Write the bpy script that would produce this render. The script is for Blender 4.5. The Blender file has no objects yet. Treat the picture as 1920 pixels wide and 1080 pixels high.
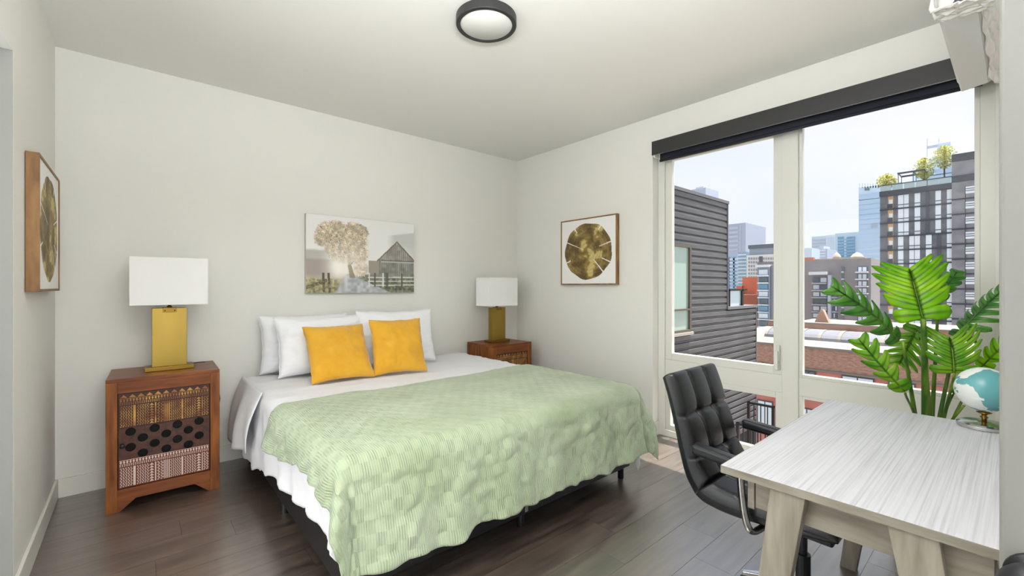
import bpy, bmesh, math, random
import numpy as np
from mathutils import Vector, Matrix, noise
random.seed(7)
R = math.radians
PI = math.pi
sc = bpy.context.scene
C = sc.collection

# ------------------------------------------------------------------ camera
CAM = Vector((0.0, 0.0, 1.286))
YAW = R(40.75)
FPX = 817.0
SY, CY = math.sin(YAW), math.cos(YAW)
cd = bpy.data.cameras.new('camera'); cam = bpy.data.objects.new('camera', cd); C.objects.link(cam)
cam.location = CAM; cam.rotation_euler = (R(90), 0, -YAW)
cd.sensor_width = 36.0; cd.lens = 36.0 * FPX / 1920.0
cd.shift_y = -3.0 / 1920.0
cd.clip_start = 0.05; cd.clip_end = 3000
sc.camera = cam

# ------------------------------------------------------------------ world, sun, large lights, exposure
w = bpy.data.worlds.new('sky'); sc.world = w; w.use_nodes = True
nt = w.node_tree; nt.nodes.clear()
tc = nt.nodes.new('ShaderNodeTexCoord'); sx = nt.nodes.new('ShaderNodeSeparateXYZ')
rp = nt.nodes.new('ShaderNodeValToRGB'); bg = nt.nodes.new('ShaderNodeBackground'); wo = nt.nodes.new('ShaderNodeOutputWorld')
nz = nt.nodes.new('ShaderNodeTexNoise'); nz.inputs['Scale'].default_value = 2.2; nz.inputs['Detail'].default_value = 5
mx = nt.nodes.new('ShaderNodeMix'); mx.data_type = 'RGBA'
cr2 = nt.nodes.new('ShaderNodeValToRGB')
cr2.color_ramp.elements[0].position = .42; cr2.color_ramp.elements[1].position = .68
nt.links.new(tc.outputs['Generated'], sx.inputs[0]); nt.links.new(sx.outputs['Z'], rp.inputs[0])
e = rp.color_ramp.elements
e[0].position = 0.0; e[0].color = (.88, .90, .95, 1)
e[1].position = 1.0; e[1].color = (.42, .60, .95, 1)
x = rp.color_ramp.elements.new(.25); x.color = (.82, .88, .99, 1)
nt.links.new(tc.outputs['Generated'], nz.inputs['Vector']); nt.links.new(nz.outputs['Fac'], cr2.inputs[0])
nt.links.new(cr2.outputs[0], mx.inputs['Factor'])
nt.links.new(rp.outputs[0], mx.inputs['A']); mx.inputs['B'].default_value = (.93, .935, .95, 1)
nt.links.new(mx.outputs['Result'], bg.inputs[0]); bg.inputs[1].default_value = 1.07
nt.links.new(bg.outputs[0], wo.inputs[0])

def light(name, kind, loc, target, energy, color=(1, 1, 1), size=None, size_y=None, angle=None):
    l = bpy.data.lights.new(name, kind); l.energy = energy; l.color = color
    if kind == 'AREA':
        l.shape = 'RECTANGLE'; l.size = size; l.size_y = size_y or size
    if angle: l.angle = angle
    o = bpy.data.objects.new(name, l); C.objects.link(o); o.location = loc
    o.rotation_euler = (Vector(target) - Vector(loc)).to_track_quat('-Z', 'Y').to_euler()
    return o
light('sun', 'SUN', (10, -4, 30), Vector((10, -4, 30)) + Vector((-.28, .12, -1)), 15, (1, .95, .86), angle=R(.6))
# added fill lights out of view: behind the camera, in the hall, under the ceiling
light('living_room_fill', 'AREA', (.1, -2.4, 1.45), (1.3, 3, 1.4), 72, (.96, .98, 1), 2.2, 2.2)
light('hall_fill', 'AREA', (-2.3, 1.7, 1.35), (3, 1.75, 1.3), 66, (.96, .98, 1), 2.2, 2.2)  # added fill through the left opening, brightens the window wall
light('ceiling_fill', 'AREA', (.35, .35, 2.0), (.36, .36, 2.74), 102, (.98, .99, 1), .6, .6)  # unseen area light without a fixture, added to brighten the ceiling
sc.view_settings.view_transform = 'Standard'; sc.view_settings.look = 'None'
sc.view_settings.gamma = 1.0; sc.view_settings.exposure = 0.0
sc.view_settings.use_curve_mapping = False

# ------------------------------------------------------------------ helpers
def lin(c):
    if isinstance(c, str):
        c = [int(c[i:i + 2], 16) / 255 for i in (0, 2, 4)]
    return tuple(((v / 12.92) if v <= .04045 else ((v + .055) / 1.055) ** 2.4) for v in c)

MATS = {}
def mat(name, col, rough=.6, metal=0, noise_col=None, nscale=8, nstretch=(1, 1, 1), bump=0, bscale=60, bstretch=(1, 1, 1),
        objrand=0, spec=.5, attr=None, nramp=(.35, .65), coords='Object', detail=4, coat=0):
    if name in MATS: return MATS[name]
    m = bpy.data.materials.new(name); MATS[name] = m; m.use_nodes = True
    t = m.node_tree; b = t.nodes['Principled BSDF']
    c = lin(col) + (1,)
    b.inputs['Base Color'].default_value = c; b.inputs['Roughness'].default_value = rough
    b.inputs['Metallic'].default_value = metal; b.inputs['Specular IOR Level'].default_value = spec
    b.inputs['Coat Weight'].default_value = coat
    last = None
    tcn = t.nodes.new('ShaderNodeTexCoord')
    if attr:
        a = t.nodes.new('ShaderNodeAttribute'); a.attribute_name = attr; last = a.outputs['Color']
    if noise_col:
        mp = t.nodes.new('ShaderNodeMapping'); mp.inputs['Scale'].default_value = nstretch
        t.links.new(tcn.outputs[coords], mp.inputs[0])
        if objrand:
            oi = t.nodes.new('ShaderNodeObjectInfo'); mlt = t.nodes.new('ShaderNodeMath'); mlt.operation = 'MULTIPLY'; mlt.inputs[1].default_value = 37
            t.links.new(oi.outputs['Random'], mlt.inputs[0]); t.links.new(mlt.outputs[0], mp.inputs['Location'])
        n = t.nodes.new('ShaderNodeTexNoise'); n.inputs['Scale'].default_value = nscale; n.inputs['Detail'].default_value = detail
        t.links.new(mp.outputs[0], n.inputs['Vector'])
        cr = t.nodes.new('ShaderNodeValToRGB')
        cr.color_ramp.elements[0].position = nramp[0]; cr.color_ramp.elements[1].position = nramp[1]
        cr.color_ramp.elements[0].color = c; cr.color_ramp.elements[1].color = lin(noise_col) + (1,)
        t.links.new(n.outputs['Fac'], cr.inputs[0]); last = cr.outputs[0]
    if objrand and last is not None:
        oi = t.nodes.new('ShaderNodeObjectInfo'); hs = t.nodes.new('ShaderNodeHueSaturation')
        ma = t.nodes.new('ShaderNodeMapRange'); ma.inputs['To Min'].default_value = 1 - objrand; ma.inputs['To Max'].default_value = 1 + objrand
        t.links.new(oi.outputs['Random'], ma.inputs[0]); t.links.new(ma.outputs[0], hs.inputs['Value'])
        t.links.new(last, hs.inputs['Color']); last = hs.outputs[0]
    if last is not None: t.links.new(last, b.inputs['Base Color'])
    if bump:
        mp2 = t.nodes.new('ShaderNodeMapping'); mp2.inputs['Scale'].default_value = bstretch
        t.links.new(tcn.outputs[coords], mp2.inputs[0])
        n2 = t.nodes.new('ShaderNodeTexNoise'); n2.inputs['Scale'].default_value = bscale; n2.inputs['Detail'].default_value = 4
        t.links.new(mp2.outputs[0], n2.inputs['Vector'])
        bp = t.nodes.new('ShaderNodeBump'); bp.inputs['Strength'].default_value = bump; bp.inputs['Distance'].default_value = .004
        t.links.new(n2.outputs['Fac'], bp.inputs['Height']); t.links.new(bp.outputs[0], b.inputs['Normal'])
    return m

def tag(o, label=None, cat=None, group=None, kind=None):
    if label: o['label'] = label
    if cat: o['category'] = cat
    if group: o['group'] = group
    if kind: o['kind'] = kind
    return o

def empty(name, loc=(0, 0, 0), parent=None, rz=0):
    o = bpy.data.objects.new(name, None); C.objects.link(o); o.location = loc; o.rotation_euler[2] = rz
    o.empty_display_size = .1
    if parent: o.parent = parent
    return o

class MB:
    def __init__(s): s.v = []; s.f = []; s.col = None; s.uv = None
    def add(s, vs, fs):
        k = len(s.v); s.v += [tuple(p) for p in vs]; s.f += [tuple(i + k for i in f) for f in fs]; return s
    def box(s, x0, y0, z0, x1, y1, z1):
        return s.add([(x0, y0, z0), (x1, y0, z0), (x1, y1, z0), (x0, y1, z0), (x0, y0, z1), (x1, y0, z1), (x1, y1, z1), (x0, y1, z1)],
                     [(0, 3, 2, 1), (4, 5, 6, 7), (0, 1, 5, 4), (1, 2, 6, 5), (2, 3, 7, 6), (3, 0, 4, 7)])
    def hexa(s, p8):  # bottom 4 then top 4
        return s.add(p8, [(0, 3, 2, 1), (4, 5, 6, 7), (0, 1, 5, 4), (1, 2, 6, 5), (2, 3, 7, 6), (3, 0, 4, 7)])
    def prism(s, poly, axis, a, b):
        # poly: 2D list in the two other axes (in order xyz), extruded on axis from a to b
        def mk(p, t):
            q = list(p); q.insert(axis, t); return tuple(q)
        n = len(poly)
        vs = [mk(p, a) for p in poly] + [mk(p, b) for p in poly]
        fs = [tuple(range(n)), tuple(range(2 * n - 1, n - 1, -1))] + [(i, n + i, n + (i + 1) % n, (i + 1) % n) for i in range(n)]
        return s.add(vs, fs)
    def tube(s, pts, r, n=10, cap=True):
        pts = [Vector(p) for p in pts]; rs = r if isinstance(r, (list, tuple)) else [r] * len(pts)
        prev = None; rings = []
        for i, p in enumerate(pts):
            d = (pts[min(i + 1, len(pts) - 1)] - pts[max(i - 1, 0)]).normalized()
            if prev is None:
                up = Vector((0, 0, 1)) if abs(d.z) < .9 else Vector((1, 0, 0)); a = d.cross(up).normalized()
            else: a = (prev - d * prev.dot(d)).normalized()
            prev = a; b = d.cross(a)
            rings.append([p + (a * math.cos(2 * PI * k / n) + b * math.sin(2 * PI * k / n)) * rs[i] for k in range(n)])
        vs = [q for g in rings for q in g]; fs = []
        for i in range(len(pts) - 1):
            for k in range(n):
                fs.append((i * n + k, i * n + (k + 1) % n, (i + 1) * n + (k + 1) % n, (i + 1) * n + k))
        if cap: fs += [tuple(range(n - 1, -1, -1)), tuple((len(pts) - 1) * n + k for k in range(n))]
        return s.add(vs, fs)
    def lathe(s, prof, c=(0, 0, 0), n=40, axis=2):
        vs = []; fs = []
        for r, z in prof:
            for k in range(n):
                a = 2 * PI * k / n; p = [r * math.cos(a), r * math.sin(a)]
                p.insert(axis, z); vs.append((p[0] + c[0], p[1] + c[1], p[2] + c[2]))
        for i in range(len(prof) - 1):
            for k in range(n): fs.append((i * n + k, i * n + (k + 1) % n, (i + 1) * n + (k + 1) % n, (i + 1) * n + k))
        fs += [tuple(range(n - 1, -1, -1)), tuple((len(prof) - 1) * n + k for k in range(n))]
        return s.add(vs, fs)
    def build(s, name, m, parent=None, smooth=False, bevel=0, loc=None, segs=2, subsurf=0):
        me = bpy.data.meshes.new(name); me.from_pydata(s.v, [], s.f); me.update()
        bm = bmesh.new(); bm.from_mesh(me); bmesh.ops.recalc_face_normals(bm, faces=bm.faces); bm.to_mesh(me); bm.free()
        me.materials.append(m)
        if smooth: me.polygons.foreach_set('use_smooth', [True] * len(me.polygons))
        o = bpy.data.objects.new(name, me); C.objects.link(o)
        if parent: o.parent = parent
        if loc: o.location = loc
        if bevel:
            b = o.modifiers.new('bevel', 'BEVEL'); b.width = bevel; b.segments = segs; b.limit_method = 'ANGLE'; b.angle_limit = R(40)
        if subsurf:
            b = o.modifiers.new('sub', 'SUBSURF'); b.levels = subsurf; b.render_levels = subsurf
        return o

def bx(name, m, x0, y0, z0, x1, y1, z1, parent=None, bevel=0):
    """box whose origin sits in the middle of its base"""
    cx, cy = (x0 + x1) / 2, (y0 + y1) / 2
    if parent is not None: return MB().box(x0, y0, z0, x1, y1, z1).build(name, m, parent, bevel=bevel)
    return MB().box(x0 - cx, y0 - cy, 0, x1 - cx, y1 - cy, z1 - z0).build(name, m, None, bevel=bevel, loc=(cx, cy, z0))

def copy_tree(o, parent=None):
    c = o.copy(); C.objects.link(c)
    if parent: c.parent = parent
    for ch in list(o.children): copy_tree(ch, c)
    return c

def ray(px, py):
    l = (px - 960) / FPX; v = -(py - 537) / FPX
    return Vector((SY + CY * l, CY - SY * l, v))
def at(px, py, d): return CAM + ray(px, py) * d          # a point of the place at depth d
def on(axis, val, px, py):
    r = ray(px, py); return CAM + r * ((val - CAM[axis]) / r[axis])

def fbm(x, y, z=0, o=3):
    return noise.fractal(Vector((x, y, z)), 1.0, 2.0, o)
def sm(a, b, x):
    t = min(1, max(0, (x - a) / (b - a))); return t * t * (3 - 2 * t)
def interp(x, xs, ys): return float(np.interp(x, xs, ys))

# ------------------------------------------------------------------ materials
wallm = mat('wall_paint', 'e6e5df', .85, bump=.08, bscale=180)
ceilm = mat('ceiling_paint', 'eae9e5', .9, bump=.06, bscale=150)
trimm = mat('trim_paint', 'e2e0d8', .45)
framem = mat('window_vinyl', 'dfdfd8', .35)
plankm = mat('vinyl_plank', '32271f', .30, noise_col='6a5b50', nscale=3.0, nstretch=(1.0, 10, 1), objrand=.10, bump=.12, bscale=9, bstretch=(1, 24, 1), spec=.8, nramp=(.3, .7), detail=8)
darkm = mat('matt_black_metal', '2c2c2c', .45)
blackm = mat('black_metal', '15151a', .4)
shade_m = mat('blind_fabric', '1c1f2c', .8)
woodm = mat('sheesham_wood', '5c2d10', .36, spec=.3, noise_col='a06028', nscale=3, nstretch=(9, 9, 1.1), bump=.1, bscale=25, bstretch=(6, 6, 1), detail=6, nramp=(.3, .75))
woodh = mat('sheesham_wood_along', '5c2b10', .34, spec=.3, noise_col='8f4f20', nscale=3, nstretch=(1.1, 9, 9), bump=.1, bscale=25, bstretch=(1, 6, 6), detail=6, nramp=(.3, .75))
brassm = mat('brushed_brass', '9c8442', .36, 1, noise_col='7a642f', nscale=2.5, nstretch=(1, 1, .5), nramp=(.4, .75))
brassd = mat('aged_brass', '86692f', .38, 1)
shadem = mat('linen_shade', 'f3f2f0', .9, bump=.15, bscale=300)
canvm = mat('canvas_edge', 'c9c5bd', .8)
chrome = mat('chrome', 'c8c8c8', .15, 1)
leather = mat('black_leather', '121318', .36, bump=.12, bscale=220, spec=.55)
oakg = mat('grey_oak_laminate', 'abaaae', .42, noise_col='cbcbd0', nscale=2.2, nstretch=(.9, 85, 12), bump=.3, bscale=6, bstretch=(1, 90, 10), nramp=(.25, .55), detail=5)
oakd = mat('grey_oak_board', '7a7368', .55, noise_col='9f988c', nscale=3.0, nstretch=(10, 1.6, 12), bump=.2, bscale=8, bstretch=(16, 1, 16), nramp=(.3, .65), detail=7)
oakv = mat('grey_oak_leg', '80786b', .55, noise_col='a39c8f', nscale=3.0, nstretch=(12, 12, 1.4), bump=.2, bscale=8, bstretch=(16, 16, 1), nramp=(.3, .65), detail=7)
whitec = mat('white_cotton', 'ebebee', .9, bump=.15, bscale=40, bstretch=(1, 3, 1))
pillowm = mat('white_pillow_cotton', 'f0f1f4', .9, bump=.5, bscale=9)
yellow = mat('mustard_velvet', 'cf9818', .85, noise_col='d8a326', nscale=9, bump=.2, bscale=60)
MATS['mustard_velvet'].node_tree.nodes['Principled BSDF'].inputs['Sheen Weight'].default_value = .35

def blanket_material():
    m = bpy.data.materials.new('sage_waffle_weave'); m.use_nodes = True; t = m.node_tree; N = t.nodes; L = t.links
    b = N['Principled BSDF']; b.inputs['Roughness'].default_value = .95; b.inputs['Sheen Weight'].default_value = .3
    uv = N.new('ShaderNodeUVMap'); uv.uv_map = 'UVMap'
    n = N.new('ShaderNodeTexNoise'); n.inputs['Scale'].default_value = 3.5; L.new(uv.outputs[0], n.inputs['Vector'])
    cr = N.new('ShaderNodeValToRGB'); cr.color_ramp.elements[0].color = lin('9cab89') + (1,); cr.color_ramp.elements[1].color = lin('b2bfa2') + (1,)
    cr.color_ramp.elements[0].position = .3; cr.color_ramp.elements[1].position = .7
    L.new(n.outputs['Fac'], cr.inputs[0])
    # basket weave: blocks of ribs alternating with plain blocks
    ch = N.new('ShaderNodeTexChecker'); ch.inputs['Scale'].default_value = 1
    mp = N.new('ShaderNodeMapping'); mp.inputs['Scale'].default_value = (26, 20, 1)
    nd = N.new('ShaderNodeTexNoise'); nd.inputs['Scale'].default_value = 45; L.new(uv.outputs[0], nd.inputs['Vector'])
    va = N.new('ShaderNodeVectorMath'); va.operation = 'MULTIPLY_ADD'; va.inputs[1].default_value = (.014, .014, 0); L.new(nd.outputs['Color'], va.inputs[0]); L.new(uv.outputs[0], va.inputs[2])
    L.new(va.outputs[0], mp.inputs[0]); L.new(mp.outputs[0], ch.inputs['Vector'])
    
    wv = N.new('ShaderNodeTexWave'); wv.wave_type = 'BANDS'; wv.bands_direction = 'X'; wv.inputs['Scale'].default_value = 32; wv.inputs['Distortion'].default_value = .6
    L.new(uv.outputs[0], wv.inputs['Vector'])
    wc = N.new('ShaderNodeMath'); wc.operation = 'SUBTRACT'; wc.inputs[1].default_value = .5; L.new(wv.outputs['Fac'], wc.inputs[0])
    chb = N.new('ShaderNodeMath'); chb.operation = 'MULTIPLY_ADD'; chb.inputs[1].default_value = .75; chb.inputs[2].default_value = .25; L.new(ch.outputs['Fac'], chb.inputs[0])
    mu = N.new('ShaderNodeMath'); mu.operation = 'MULTIPLY'; L.new(wc.outputs[0], mu.inputs[0]); L.new(chb.outputs[0], mu.inputs[1])
    n3 = N.new('ShaderNodeTexNoise'); n3.inputs['Scale'].default_value = 14; L.new(uv.outputs[0], n3.inputs['Vector'])
    ad = N.new('ShaderNodeMath'); ad.operation = 'MULTIPLY_ADD'; L.new(n3.outputs['Fac'], ad.inputs[0]); ad.inputs[1].default_value = 2.0; L.new(mu.outputs[0], ad.inputs[2])
    bp = N.new('ShaderNodeBump'); bp.inputs['Strength'].default_value = .9; bp.inputs['Distance'].default_value = .0036
    L.new(ad.outputs[0], bp.inputs['Height']); L.new(bp.outputs[0], b.inputs['Normal'])
    mxx = N.new('ShaderNodeMix'); mxx.data_type = 'RGBA'; mxx.blend_type = 'MULTIPLY'
    inv = N.new('ShaderNodeMath'); inv.operation = 'MULTIPLY'; inv.inputs[1].default_value = .10; inv.use_clamp = True
    L.new(mu.outputs[0], inv.inputs[0]); L.new(inv.outputs[0], mxx.inputs['Factor'])
    L.new(cr.outputs[0], mxx.inputs['A']); mxx.inputs['B'].default_value = lin('6f9460') + (1,)
    L.new(mxx.outputs['Result'], b.inputs['Base Color'])
    return m
plankm.node_tree.nodes['Principled BSDF'].inputs['IOR'].default_value = 2.7
green = blanket_material()

def leaf_material(name, c1, c2, vein, trans=.55):
    m = bpy.data.materials.new(name); m.use_nodes = True; t = m.node_tree; N = t.nodes; L = t.links
    b = N['Principled BSDF']; b.inputs['Roughness'].default_value = .32
    a = N.new('ShaderNodeAttribute'); a.attribute_name = 'vein'
    n = N.new('ShaderNodeTexNoise'); n.inputs['Scale'].default_value = 9; tcn = N.new('ShaderNodeTexCoord'); L.new(tcn.outputs['Object'], n.inputs['Vector'])
    cr = N.new('ShaderNodeValToRGB'); cr.color_ramp.elements[0].color = lin(c1) + (1,); cr.color_ramp.elements[1].color = lin(c2) + (1,)
    cr.color_ramp.elements[0].position = .35; cr.color_ramp.elements[1].position = .65; L.new(n.outputs['Fac'], cr.inputs[0])
    mxx = N.new('ShaderNodeMix'); mxx.data_type = 'RGBA'; L.new(a.outputs['Fac'], mxx.inputs['Factor']); L.new(cr.outputs[0], mxx.inputs['A']); mxx.inputs['B'].default_value = lin(vein) + (1,)
    L.new(mxx.outputs['Result'], b.inputs['Base Color'])
    tr = N.new('ShaderNodeBsdfTranslucent'); L.new(mxx.outputs['Result'], tr.inputs[0])
    ms = N.new('ShaderNodeMixShader'); ms.inputs[0].default_value = trans
    L.new(b.outputs[0], ms.inputs[1]); L.new(tr.outputs[0], ms.inputs[2]); L.new(ms.outputs[0], N['Material Output'].inputs[0])
    return m

def glass_material(name='window_glass', tint=(.99, .995, .993), ior=1.13):
    m = bpy.data.materials.new(name); m.use_nodes = True; t = m.node_tree; N = t.nodes; L = t.links; N.remove(N['Principled BSDF'])
    tr = N.new('ShaderNodeBsdfTransparent'); tr.inputs[0].default_value = tint + (1,)
    gl = N.new('ShaderNodeBsdfGlossy'); gl.inputs['Roughness'].default_value = .01
    lw = N.new('ShaderNodeLayerWeight'); lw.inputs[0].default_value = .5
    pw_ = N.new('ShaderNodeMath'); pw_.operation = 'POWER'; pw_.inputs[1].default_value = 5; L.new(lw.outputs['Facing'], pw_.inputs[0])
    fr = N.new('ShaderNodeMath'); fr.operation = 'MULTIPLY_ADD'; fr.inputs[1].default_value = .6; fr.inputs[2].default_value = .006; L.new(pw_.outputs[0], fr.inputs[0])
    ms = N.new('ShaderNodeMixShader'); L.new(fr.outputs[0], ms.inputs[0]); L.new(tr.outputs[0], ms.inputs[1]); L.new(gl.outputs[0], ms.inputs[2])
    L.new(ms.outputs[0], N['Material Output'].inputs[0]); return m
glassm = glass_material()

# ------------------------------------------------------------------ room shell
XL, XR, YB, H = -.374, 3.357, 3.807, 2.74
def struct(name, m, x0, y0, z0, x1, y1, z1, parent=None, bevel=0, label=None):
    o = bx(name, m, x0, y0, z0, x1, y1, z1, parent, bevel)
    if parent is None: o['kind'] = 'structure'
    if label: o['label'] = label
    return o
subfl = mat('subfloor', '3a332e', .8)
floor = empty('floor', (0, 0, 0)); tag(floor, 'floor of dark brown wood-look vinyl planks', kind='structure')
MB().box(-2.6, -3.1, -.10, XR + .16, YB + .1, -.012).build('underlay', subfl, floor)
PW, PL, gap = .182, 1.22, .0006
cache = {}
row = 0; y = -3.0
while y < YB:
    y1 = min(y + PW, YB)
    x = XL - random.random() * PL if y > -.2 else -2.6 - random.random() * PL
    xmin = XL if y > -.2 else -2.6
    while x < XR + .10:
        a, b = max(x, xmin), min(x + PL, XR + .10)
        if b - a > .01 and (y > .0 or y < 99):
            if y > -.2 or True:
                key = (round(b - a, 3), round(y1 - y, 3))
                if key not in cache:
                    mb = MB().box(gap, gap, -.012, b - a - gap, y1 - y - gap, 0)
                    o = mb.build('plank', plankm, floor); cache[key] = o.data
                else:
                    o = bpy.data.objects.new('plank', cache[key]); C.objects.link(o); o.parent = floor
                o.location = (a, y, 0)
        x += PL
    y += PW; row += 1
struct('ceiling', ceilm, -2.6, -3.1, H, XR + .16, YB + .1, H + .12, label='smooth off-white ceiling')
struct('wall_back', wallm, XL - .2, YB, 0, XR + .16, YB + .12, H, label='plain off-white wall behind the head of the bed')
OPY = 2.622; OPZ = 2.228
wl = empty('wall_left', (XL, 2.6, 0)); tag(wl, 'off-white wall on the left with a tall opening nearest the camera', kind='structure'); wl.location = (0, 0, 0)
MB().box(XL - .14, OPY, 0, XL, YB, H).build('wall_panel', wallm, wl)
MB().box(XL - .138, OPY - .006, 0, XL - .001, OPY, OPZ).build('jamb_shade_skin', mat('jamb_shade_grey', '8e8f8b', .6), wl)  # thin added skin, its grey stands in for shade on the jamb
MB().box(XL - .14, .9, OPZ, XL, OPY, H).build('header', wallm, wl)
MB().box(XL - .14, -.12, 0, XL, .9, H).build('wall_panel', wallm, wl)
# right wall with window opening  Y .10 - 2.045
WY0, WY1, WZ1 = .075, 2.045, 2.50
wr = empty('wall_right', (0, 0, 0)); tag(wr, 'off-white wall on the right around the big window', kind='structure')
MB().box(XR, WY1, 0, XR + .16, YB, H).build('wall_panel', wallm, wr)
MB().box(XR, WY0, WZ1, XR + .16, WY1, H).build('header', wallm, wr)
MB().box(XR, -.12, 0, XR + .16, WY0, H).build('wall_panel', wallm, wr)
struct('wall_front', wallm, .745, -.12, 0, XR, 0.0, H, label='off-white wall on the camera side, seen edge-on at the right')
# rest of the flat behind the camera
struct('wall_far_back', wallm, -2.6, -3.2, 0, XR + .16, -3.1, H)
struct('wall_far_left', wallm, -2.7, -3.1, 0, -2.6, 3.0, H)
struct('wall_hall', wallm, -2.6, 2.95, 0, XL - .14, 3.05, H)
struct('wall_far_right', wallm, XR, -3.1, 0, XR + .16, -.12, H)
# baseboards
BH, BT = .115, .014
struct('baseboard_back', trimm, XL + BT, YB - BT, 0, XR, YB, BH, bevel=.003, label='white baseboard along the wall behind the bed')
struct('baseboard_left', trimm, XL, OPY, 0, XL + BT, YB, BH, bevel=.003, label='white baseboard along the left wall')
struct('baseboard_right', trimm, XR - BT, WY1 - .005, 0, XR, YB - BT, BH, bevel=.003, label='white baseboard under the right wall beside the window')
struct('baseboard_reveal', trimm, XR, WY1 - BT, 0, XR + .10, WY1, BH, bevel=.003)

# ------------------------------------------------------------------ window
FX = 3.455        # inner face of the frame
win = empty('window_1', (0, 0, 0)); tag(win, 'floor-to-ceiling white framed window beside the desk', kind='structure')
def fr(name, y0, z0, y1, z1, x0=FX, x1=FX + .06, bevel=.003, parent=win, m=framem):
    return MB().box(x0, y0, z0, x1, y1, z1).build(name, m, parent, bevel=bevel)
Z0, ZR0, ZR1, ZT = .0, .535, .672, 2.48
fr('side_frame', 1.985, Z0, 2.045, ZT, FX - .012, FX + .07)
fr('side_frame', .075, Z0, .132, ZT, FX - .012, FX + .07)
fr('top_frame', .132, 2.42, 1.985, ZT, FX - .012, FX + .07)
fr('bottom_frame', .132, Z0, 1.985, .055, FX - .012, FX + .07)
fr('mullion', .985, .055, 1.085, 2.42, FX - .012, FX + .07)
fr('transom', 1.085, ZR0, 1.985, ZR1 - .012)
fr('transom', .132, ZR0, .985, ZR1 - .012)
def sash(y0, y1, z0, z1, t, nm='casement_sash'):
    s = empty(nm, (0, 0, 0), win)
    for a in ((y0, z0, y0 + t, z1), (y1 - t, z0, y1, z1), (y0 + t, z0, y1 - t, z0 + t), (y0 + t, z1 - t, y1 - t, z1)):
        fr('sash_bar', *a, x0=FX + .004, x1=FX + .05, parent=s)
    # thin bead and pane
    MB().box(FX + .034, y0 + t, z0 + t, FX + .038, y1 - t, z1 - t).build('glass_pane', glassm, s)
    return s
sl = sash(1.085, 1.985, ZR1 - .012, 2.42, .058)
sr = sash(.132, .985, ZR1 - .012, 2.42, .022, 'fixed_sash')
sash(1.085, 1.985, .055, ZR0, .045, 'lower_sash')
sash(.132, .985, .055, ZR0, .022, 'lower_sash')
hd = MB().box(FX - .012, 1.098, .69, FX + .004, 1.122, .87).box(FX - .035, 1.102, .74, FX - .012, 1.118, .76).box(FX - .045, 1.100, .70, FX - .033, 1.120, .83).build('handle', framem, win, bevel=.004)
hd['label'] = 'white casement handle'
# roller blind in a dark cassette
bl = empty('roller_blind', (3.30, 1.1, 2.36)); tag(bl, 'dark grey roller blind cassette fixed above the window', 'blind')
bl.location = (0, 0, 0)
MB().box(XR - .075, .09, 2.388, XR - .069, 2.01, 2.502).box(XR - .069, .09, 2.496, XR - .001, 2.01, 2.502).box(XR - .069, 2.0, 2.388, XR - .001, 2.01, 2.496).build('cassette', darkm, bl, bevel=.0015)
MB().box(XR - .072, .09, 2.386, XR - .060, 2.01, 2.3875).build('trim_strip', mat('silver_strip', '9a9a9c', .3, .8), bl)
MB().tube([(XR - .035, .11, 2.445), (XR - .035, 1.985, 2.445)], .036, 20).build('roller', shade_m, bl, smooth=True)
MB().box(XR - .002, .12, 2.345, XR + .0, 1.975, 2.44).build('shade_fabric', shade_m, bl)
MB().tube([(XR - .001, .12, 2.348), (XR - .001, 1.975, 2.348)], .011, 10).build('hem_bar', shade_m, bl, smooth=True)
MB().box(XR - .067, 1.985, 2.37, XR - .001, 1.999, 2.40).build('bracket', framem, bl)

# ------------------------------------------------------------------ near door leaf with dark knob on the right
dr = empty('door_1', (.7, .013, 0)); tag(dr, 'white door leaf edge standing close at the right of the view', kind='structure')
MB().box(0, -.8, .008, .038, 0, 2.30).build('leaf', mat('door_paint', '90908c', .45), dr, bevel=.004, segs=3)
kb = MB().lathe([(.001, -.060), (.018, -.059), (.028, -.050), (.031, -.038), (.027, -.026), (.014, -.018), (.011, -.008), (.026, -.006), (.026, 0)], (0, -.028, .985), 28, axis=0).build('door_knob', blackm, dr, smooth=True)
kb['label'] = 'round black door knob'

# ------------------------------------------------------------------ mini split air conditioner on the front wall
ac = empty('air_conditioner', (0, 0, 0)); tag(ac, 'white wall air conditioner wrapped in plastic, up by the window', 'air conditioner')
acm = mat('ac_plastic', 'e4e5e6', .4)
AX0, AX1 = 2.27, 3.13
prof = [(0.003, 2.60), (.185, 2.60), (.198, 2.57), (.198, 2.31), (.182, 2.288), (.03, 2.315), (.003, 2.33)]
MB().prism(prof, 0, AX0, AX1).build('casing', mat('ac_casing', 'e9e9e6', .4), ac, bevel=.006)
MB().prism([(.184, 2.276), (.190, 2.282), (.10, 2.300), (.085, 2.308), (.08, 2.302), (.095, 2.290)], 0, AX0 + .015, AX1 + .05).build('louver', acm, ac, bevel=.002)
for xx in (AX0 - .012, AX1 + .002):
    MB().prism([(.175, 2.285), (.09, 2.297), (.075, 2.32), (.15, 2.33)], 0, xx, xx + .045).build('louver_pivot', blackm, ac)
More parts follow.
